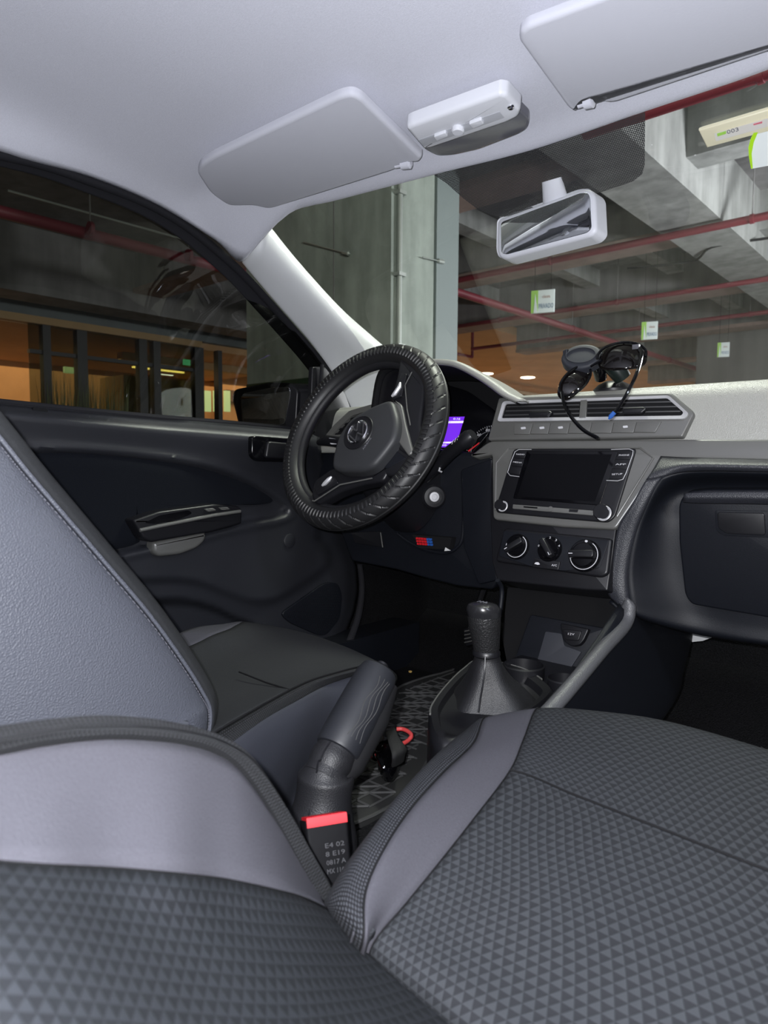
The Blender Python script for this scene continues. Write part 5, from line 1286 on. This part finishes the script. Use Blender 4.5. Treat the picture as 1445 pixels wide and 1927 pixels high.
for i in range(k+1): seg(V((x0+i*st_, y0_, zz)), V((x0+i*st_, y1_, zz)))
for j in range(l_+1): seg(V((x0, y0_+j*st_, zz)), V((x1, y0_+j*st_, zz)))
L_ = max(k, l_)*st_
for i in range(-l_, k+1):
    a = V((x0+i*st_, y0_, zz)); seg(a, a+V((l_*st_, l_*st_, 0)))
o = obj('triangle_ribs', mb, MATRIB, dm, smooth=False); o['kind'] = 'stuff'
rim_ = [c for c in mp_]; rim_.append(mp_[0]); obj('mat_rim', MB().tube([p+V((0, 0, .001)) for p in rim_], .003, 6), MATRIB, dm)
# passenger mat
pm = thing('floor_mat', 'black rubber passenger floor mat at the lower right footwell', 'floor mat', (.45, 0, fz_))
mo2 = c2([(1362, 1420), (1362, 1360), (1372, 1328), (1390, 1325), (1400, 1330), (1412, 1290), (1440, 1282), (1560, 1300), (1560, 1480), (1400, 1480)], 4)
mp2 = [P(x, y, z=mz) for x, y in mo2]
obj('mat_base', MB().plate(mp2, (0, 0, 1), .010, .003), MATR, pm)
obj('mat_rim', MB().tube([p+V((0, 0, .001)) for p in mp2], .0025, 6), MATRIB, pm)
mb = MB(); ml = [(p.x, p.y) for p in mp2]; xs_ = [p.x for p in mp2]; ys_ = [p.y for p in mp2]; x0, x1, y0_, y1_ = min(xs_), max(xs_), min(ys_), max(ys_)
k = int((x1-x0)/st_)+1; l_ = int((y1_-y0_)/st_)+1
for i in range(-l_, k+1):
    a = V((x0+i*st_, y0_, zz)); seg(a, a+V((l_*st_, l_*st_, 0)))
for i in range(0, k+l_+1):
    a = V((x0+i*st_, y0_, zz)); seg(a, a+V((-l_*st_, l_*st_, 0)))
if mb.v: o = obj('triangle_ribs', mb, MATRIB, pm, smooth=False); o['kind'] = 'stuff'
cb_ = MB().lathe(P(772, 1265, z=fz_+.001), (0, 0, 1), [(.004, 0), (.005, .003), (.0001, .005)], 7)
tag(obj('crumb', cb_, YEL), 'tiny yellow crumb on the carpet near the driver mat', 'crumb')
wp = MB().plate([P(x, y, y=.30) for x, y in ((1303, 1188), (1345, 1192), (1338, 1200), (1322, 1206), (1302, 1208))], (0, -1, .2), .003)
tag(obj('paper_sheet', wp, mat('paper', (.6, .6, .6), .8), smooth=False), 'scrap of white paper showing under the glovebox', 'paper')

# strap bundle on the mat ------------------------------------------
sbz = .40
tl = thing('strap_gadget', 'black clip gadget with webbing strap and red loop lying on the driver mat', 'gadget', P(738, 1450, z=mz))
def z_(px, py, z): return P(px, py, z=z)
obj('clip_barrel', MB().tube([z_(690, 1408, .41), z_(704, 1408, .41), z_(712, 1412, .41), z_(722, 1414, .41)], [.010, .017, .015, .012], 16), GLOSSB, tl)
for x in (708, 716): obj('barrel_band', MB().tube([z_(x, 1412, .411), z_(x+3, 1413, .411)], .0168, 16), BRIGHTC, tl)
obj('clip_body', MB().plate([z_(x, y, .415) for x, y in rnd([(716, 1394), (738, 1385), (752, 1420), (748, 1440), (736, 1453), (720, 1450), (708, 1425)], 8)], (.4, -.5, .8), .035, .006), GLOSSB, tl)
rows = [[z_(726, 1378, .445), z_(742, 1368, .447)], [z_(732, 1400, .447), z_(752, 1390, .449)], [z_(740, 1425, .44), z_(765, 1410, .44)], [z_(738, 1448, .41), z_(762, 1436, .41)]]
obj('webbing_strap', MB().grid(loft(rows, 3, 5)), mat('webbing', (.012, .012, .013), .8, bump=('noise', 900, .5, .001)), tl, solid=.003)
rows = [[z_(703, 1378, .445), z_(712, 1367, .445)], [z_(713, 1398, .43), z_(724, 1390, .43)]]
obj('webbing_strap', MB().grid(loft(rows, 3, 5)), MATS['webbing'], tl, solid=.003)
obj('red_loop', MB().tube(crv([z_(746, 1372, .43), z_(758, 1372, .43), z_(770, 1378, .428), z_(774, 1385, .425), z_(768, 1393, .42), z_(757, 1400, .418)], 5), .0036, 10), CORAL, tl, label='coral red bent loop')
obj('red_patch', MB().plate([z_(x, y, .40) for x, y in ((683, 1414), (692, 1428), (676, 1441), (672, 1442))], (0, -.5, .8), .006, .001), RED, tl, label='red plastic piece')
obj('red_patch', MB().plate([z_(x, y, .42) for x, y in ((702, 1379), (706, 1386), (697, 1387))], (0, -.5, .8), .004), RED, tl, label='red plastic piece')
obj('lens_dot', MB().lathe(z_(722, 1444, .425), (.4, -.5, .8), [(.0025, 0), (.002, .001), (.0001, .0015)], 10), BRIGHTC, tl)

# =================================================================== SEATS
# driver seat ------------------------------------------------------
ds = thing('driver_seat', 'driver seat with grey leatherette back side and dark cloth cushion', 'car seat', (-.38, -.55, fz_))
DS = -.15
edge = [(-330, 380), (-215, 560), (-100, 710), (0, 832), (45, 888), (105, 958), (195, 1062), (270, 1150), (330, 1232), (370, 1295), (386, 1335), (378, 1390), (350, 1440)]
def side_row(k, inset, xx): return [P(px-inset*(1 if i < 8 else .9), py+inset*(.25 if i < 7 else -.1), x=xx) for i, (px, py) in enumerate(edge)]
ex = [P(px, py, x=DS-.012) for px, py in edge]
r_a = [p+V((-.10, .02, .0)) for p in ex]        # cloth front of bolster, turning away
r_b = [p+V((-.06, .010, .0)) for p in ex]
r_c = ex
bX_ = V((0, -1, -.0))
def inward(d, dx): 
    out = []
    for i, p in enumerate(ex):
        t = (ex[min(i+1, len(ex)-1)]-ex[max(i-1, 0)]).normalized(); nrm = V((0, t.z, -t.y)); 
        if nrm.y > 0: nrm = -nrm
        if i >= len(ex)-3: nrm = V((0, -.97, .22))
        q_ = p+nrm*d*(1 if i < len(ex)-2 else .8); q_.x = DS+dx; out.append(q_)
    return out
rows = [r_c, inward(.008, .004), inward(.04, .020), inward(.10, .028), inward(.18, .022), inward(.24, .0), inward(.26, -.05)]
bk2 = obj('backrest_side', MB().grid(loft(rows, 4, 4)), LEATH, ds, solid=.01, label='grey grained leatherette side of the backrest')
obj('side_seam', MB().tube(crv(inward(.0015, .0015), 4), .0022, 8), LEATH, bk2)
mb = MB()
cv = crv(inward(.007, .0055), 10)
for i in range(0, len(cv)-1, 1):
    d_ = (cv[i+1]-cv[i]); mb.box((cv[i]+cv[i+1])/2, (d_.length*.6, .0010, .0010), d_, V((1, 0, 0)), d_.cross(V((1, 0, 0))))
o = obj('stitching', mb, mat('thread', (.10, .10, .12), .8), bk2, smooth=False); o['kind'] = 'stuff'
rows = [r_c, [p+V((-.012, .012, .004)) for p in ex], r_b, r_a, [p+V((-.20, -.02, 0)) for p in ex], [p+V((-.32, .0, 0)) for p in ex], [p+V((-.44, .0, 0)) for p in ex]]
obj('backrest_front', MB().grid(loft(rows, 4, 3)), CUSH, ds, solid=.01)
# cushion
def zc(px, py, z): return P(px, py, z=z)
c0 = [zc(735, 1262, .566), zc(690, 1266, .575), zc(620, 1287, .578), zc(560, 1318, .578), zc(500, 1352, .576), zc(430, 1402, .570), zc(380, 1440, .56)]   # outer top edge of bolster
c1_ = [zc(715, 1248, .575), zc(665, 1258, .588), zc(600, 1276, .590), zc(560, 1292, .589), zc(500, 1324, .585), zc(420, 1370, .575), zc(370, 1400, .56)]
c2_ = [zc(640, 1214, .582), zc(595, 1240, .584), zc(570, 1262, .580), zc(530, 1272, .574), zc(470, 1290, .565), zc(390, 1330, .555), zc(330, 1360, .54)]
c3_ = [zc(560, 1187, .585), zc(530, 1198, .584), zc(500, 1212, .578), zc(470, 1225, .570), zc(420, 1245, .56), zc(340, 1280, .545), zc(280, 1310, .53)]
c4_ = [zc(462, 1170, .586), zc(445, 1176, .590), zc(430, 1184, .588), zc(400, 1195, .585), zc(370, 1210, .575), zc(300, 1240, .56), zc(240, 1270, .55)]
c5_ = [zc(440, 1176, .560), zc(400, 1176, .58), zc(370, 1180, .585), zc(345, 1188, .585), zc(330, 1195, .58), zc(260, 1220, .56), zc(200, 1250, .55)]
cols_ = [c0, c1_, c2_, c3_, c4_, c5_]
rowsG = [[c[i] for c in cols_] for i in range(7)]
front = [p+V((0, .014, -.022)) for p in rowsG[0]]; front2 = [p+V((-.01, -.03, -.06)) for p in rowsG[0]]
GG = loft([front2, front]+rowsG, 6, 5)
obj('cushion_bolster', MB().grid(cut(GG, 0, 6)), MESHCL2, ds, solid=.01)
obj('cushion_panel', MB().grid(cut(GG, 6, 24)), CUSH, ds, solid=.01)
obj('outer_bolster', MB().grid(cut(GG, 24, 30)), GREYCL, ds, solid=.01)
obj('cushion_seam', MB().tube([GG[i][6]+V((0, 0, .001)) for i in range(len(GG))], .0012, 6), MATTB, ds)
obj('cross_seam', MB().tube([P(x, y, z=z)+V((0, 0, .003)) for x, y, z in ((450, 1268, .568), (500, 1288, .572), (545, 1302, .584))], .0012, 6), MATTB, ds)
# side valance of cushion
sb1 = [.012, .006, .002, 0, 0, 0, 0]; sb2 = [.075, .05, .03, .015, .005, 0, 0]; sb3 = [.19, .15, .11, .07, .04, .02, 0]
r1_ = c0; r2_ = [p+V((.010, -q_, -.02)) for p, q_ in zip(c0, sb1)]; r3_ = [p+V((.014, -q_, -.07)) for p, q_ in zip(c0, sb2)]; r4_ = [V((p.x+.010, p.y-q_, .40)) for p, q_ in zip(c0, sb3)]
obj('seat_valance', MB().grid(loft([r1_, r2_, r3_, r4_], 4, 4)), mat('valance_cloth', (.030, .032, .042), .7, spec=.3, bump=('noise', 600, .3, .001)), ds, solid=.006, label='smooth navy side panel of the cushion')
obj('seat_base', box6(-.58, -.20, -.90, -.50, fz_+.01, .52), MATTB, ds, smooth=False)

# passenger seat ------------------------------------------------------
ps = thing('passenger_seat', 'patterned passenger seat nearest the camera with grey bands and mesh bolster', 'car seat', (.38, -.6, fz_))
# rows front -> rear ; columns: outer-low, mesh outer, mesh/grey, grey/panel, panel ...
A0 = [zc(900, 1385, .50), zc(905, 1357, .575), zc(912, 1350, .600), zc(1010, 1333, .607), zc(1110, 1338, .608), zc(1250, 1358, .608), zc(1445, 1413, .606), zc(1640, 1480, .60)]
A1 = [zc(840, 1440, .48), zc(862, 1385, .585), zc(892, 1397, .602), zc(985, 1392, .606), zc(1090, 1405, .606), zc(1230, 1430, .606), zc(1445, 1490, .604), zc(1640, 1560, .60)]
A2 = [zc(790, 1500, .46), zc(815, 1425, .588), zc(838, 1450, .602), zc(960, 1450, .598), zc(1080, 1497, .594), zc(1210, 1548, .593), zc(1445, 1640, .594), zc(1640, 1710, .59)]
A3 = [zc(740, 1580, .45), zc(755, 1490, .588), zc(775, 1520, .600), zc(895, 1537, .588), zc(1020, 1590, .583), zc(1160, 1640, .582), zc(1445, 1770, .584), zc(1640, 1850, .58)]
A4 = [zc(690, 1660, .44), zc(700, 1560, .582), zc(722, 1600, .594), zc(830, 1620, .577), zc(950, 1680, .571), zc(1100, 1745, .570), zc(1400, 1900, .574), zc(1640, 2000, .57)]
A5 = [zc(640, 1730, .43), zc(648, 1630, .572), zc(688, 1680, .582), zc(765, 1700, .565), zc(870, 1765, .558), zc(1020, 1850, .557), zc(1330, 2030, .562), zc(1640, 2160, .56)]
A6 = [zc(600, 1790, .42), zc(612, 1692, .560), zc(684, 1765, .566), zc(704, 1774, .552), zc(800, 1850, .545), zc(930, 1950, .544), zc(1240, 2140, .55), zc(1560, 2300, .55)]
A7 = [zc(590, 1830, .40), zc(600, 1730, .53), zc(670, 1810, .53), zc(690, 1830, .52), zc(770, 1910, .51), zc(900, 2010, .51), zc(1200, 2200, .51), zc(1520, 2360, .51)]
Af = [p+V((0, .03, -.025)) for p in A0]; Af[0] = A0[0]+V((0, .01, -.03)); Af2 = [p+V((0, .042, -.08)) for p in A0]; Af3 = [p+V((0, .035, -.16)) for p in A0]
GG = loft([Af3, Af2, Af, A0, A1, A2, A3, A4, A5, A6, A7], 6, 6)
obj('mesh_bolster', MB().grid(cut(GG, 0, 12)), MESHCL, ps, solid=.012)
obj('grey_band', MB().grid(cut(GG, 12, 18)), GREYCL, ps, solid=.012, label='plain grey cloth band')
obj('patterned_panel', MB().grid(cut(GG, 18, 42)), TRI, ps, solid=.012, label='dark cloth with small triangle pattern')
for c_i in (12, 18):
    obj('panel_seam', MB().tube([GG[i][c_i]+V((0, 0, .0005)) for i in range(12, len(GG))], .0007, 6), MATTB, ps)
ri = 5*6
obj('cross_seam', MB().tube([p+V((0, 0, .0008)) for p in GG[ri][18:]], .0010, 6), MATTB, ps)
# backrest, strongly reclined
def pd_(px, py, d): return P(px, py, d=d)
sil = [(-120, 1420), (0, 1396), (100, 1381), (210, 1373), (330, 1383), (410, 1406), (462, 1445), (520, 1532), (570, 1622), (612, 1692)]
sd = [.30, .33, .36, .39, .425, .455, .475, .50, .52, .537]
bnd = [(-120, 1612), (0, 1621), (100, 1628), (210, 1633), (330, 1643), (410, 1652), (470, 1663), (530, 1677), (575, 1690), (622, 1712)]
bdp = [.27, .295, .315, .345, .37, .40, .42, .445, .475, .516]
b0 = [pd_(x, y, d_) for (x, y), d_ in zip(sil, sd)]
b1 = [pd_(x, y, d_) for (x, y), d_ in zip(bnd, bdp)]
# along the centre panel towards the camera
low1 = [(-120, 1760), (0, 1770), (110, 1780), (240, 1800), (360, 1815), (460, 1825), (540, 1830), (610, 1830), (670, 1830), (730, 1820)]
ld1 = [.245, .26, .28, .31, .34, .365, .39, .42, .45, .485]
low2 = [(-160, 1990), (0, 2010), (140, 2020), (280, 2030), (420, 2040), (540, 2040), (640, 2030), (730, 2010), (810, 1980), (890, 1945)]
ld2 = [.23, .235, .25, .27, .295, .32, .345, .375, .40, .44]
b2 = [pd_(x, y, d_) for (x, y), d_ in zip(low1, ld1)]
b3 = [pd_(x, y, d_) for (x, y), d_ in zip(low2, ld2)]
bm1 = [pd_(x0*.955+x1*.045, y0*.955+y1*.045, d0*.97+d1*.03) for (x0, y0), (x1, y1), d0, d1 in zip(sil, bnd, sd, bdp)]
bback = [p+(p-CAM).normalized()*.028-V((0, 0, .022)) for p in b0]; bback2 = [p+(p-CAM).normalized()*.035-V((0, 0, .09)) for p in b0]
GB = loft([bback2, bback, b0, bm1, b1, b2, b3], 5, 6)
R_ = len(GB); 
obj('backrest_edge', MB().grid(cut(GB, 0, len(GB[0])-1, 0, 18)), mat_pattern('fine_edge_cloth', 'dot', (.030, .032, .036), (.010, .010, .011), (.0016, .0016)), ps, solid=.01)
obj('backrest_band', MB().grid(cut(GB, 0, len(GB[0])-1, 18, 24)), GREYCL, ps, solid=.01, label='plain grey cloth band of the backrest')
obj('backrest_panel', MB().grid(cut(GB, 0, len(GB[0])-1, 24, R_-1)), TRI2, ps, solid=.01, label='patterned cloth of the backrest, darkened against the near flash')
obj('backrest_seam', MB().tube(GB[24], .0006, 6), MATTB, ps)
obj('backrest_seam', MB().tube(GB[18], .0006, 6), MATTB, ps)
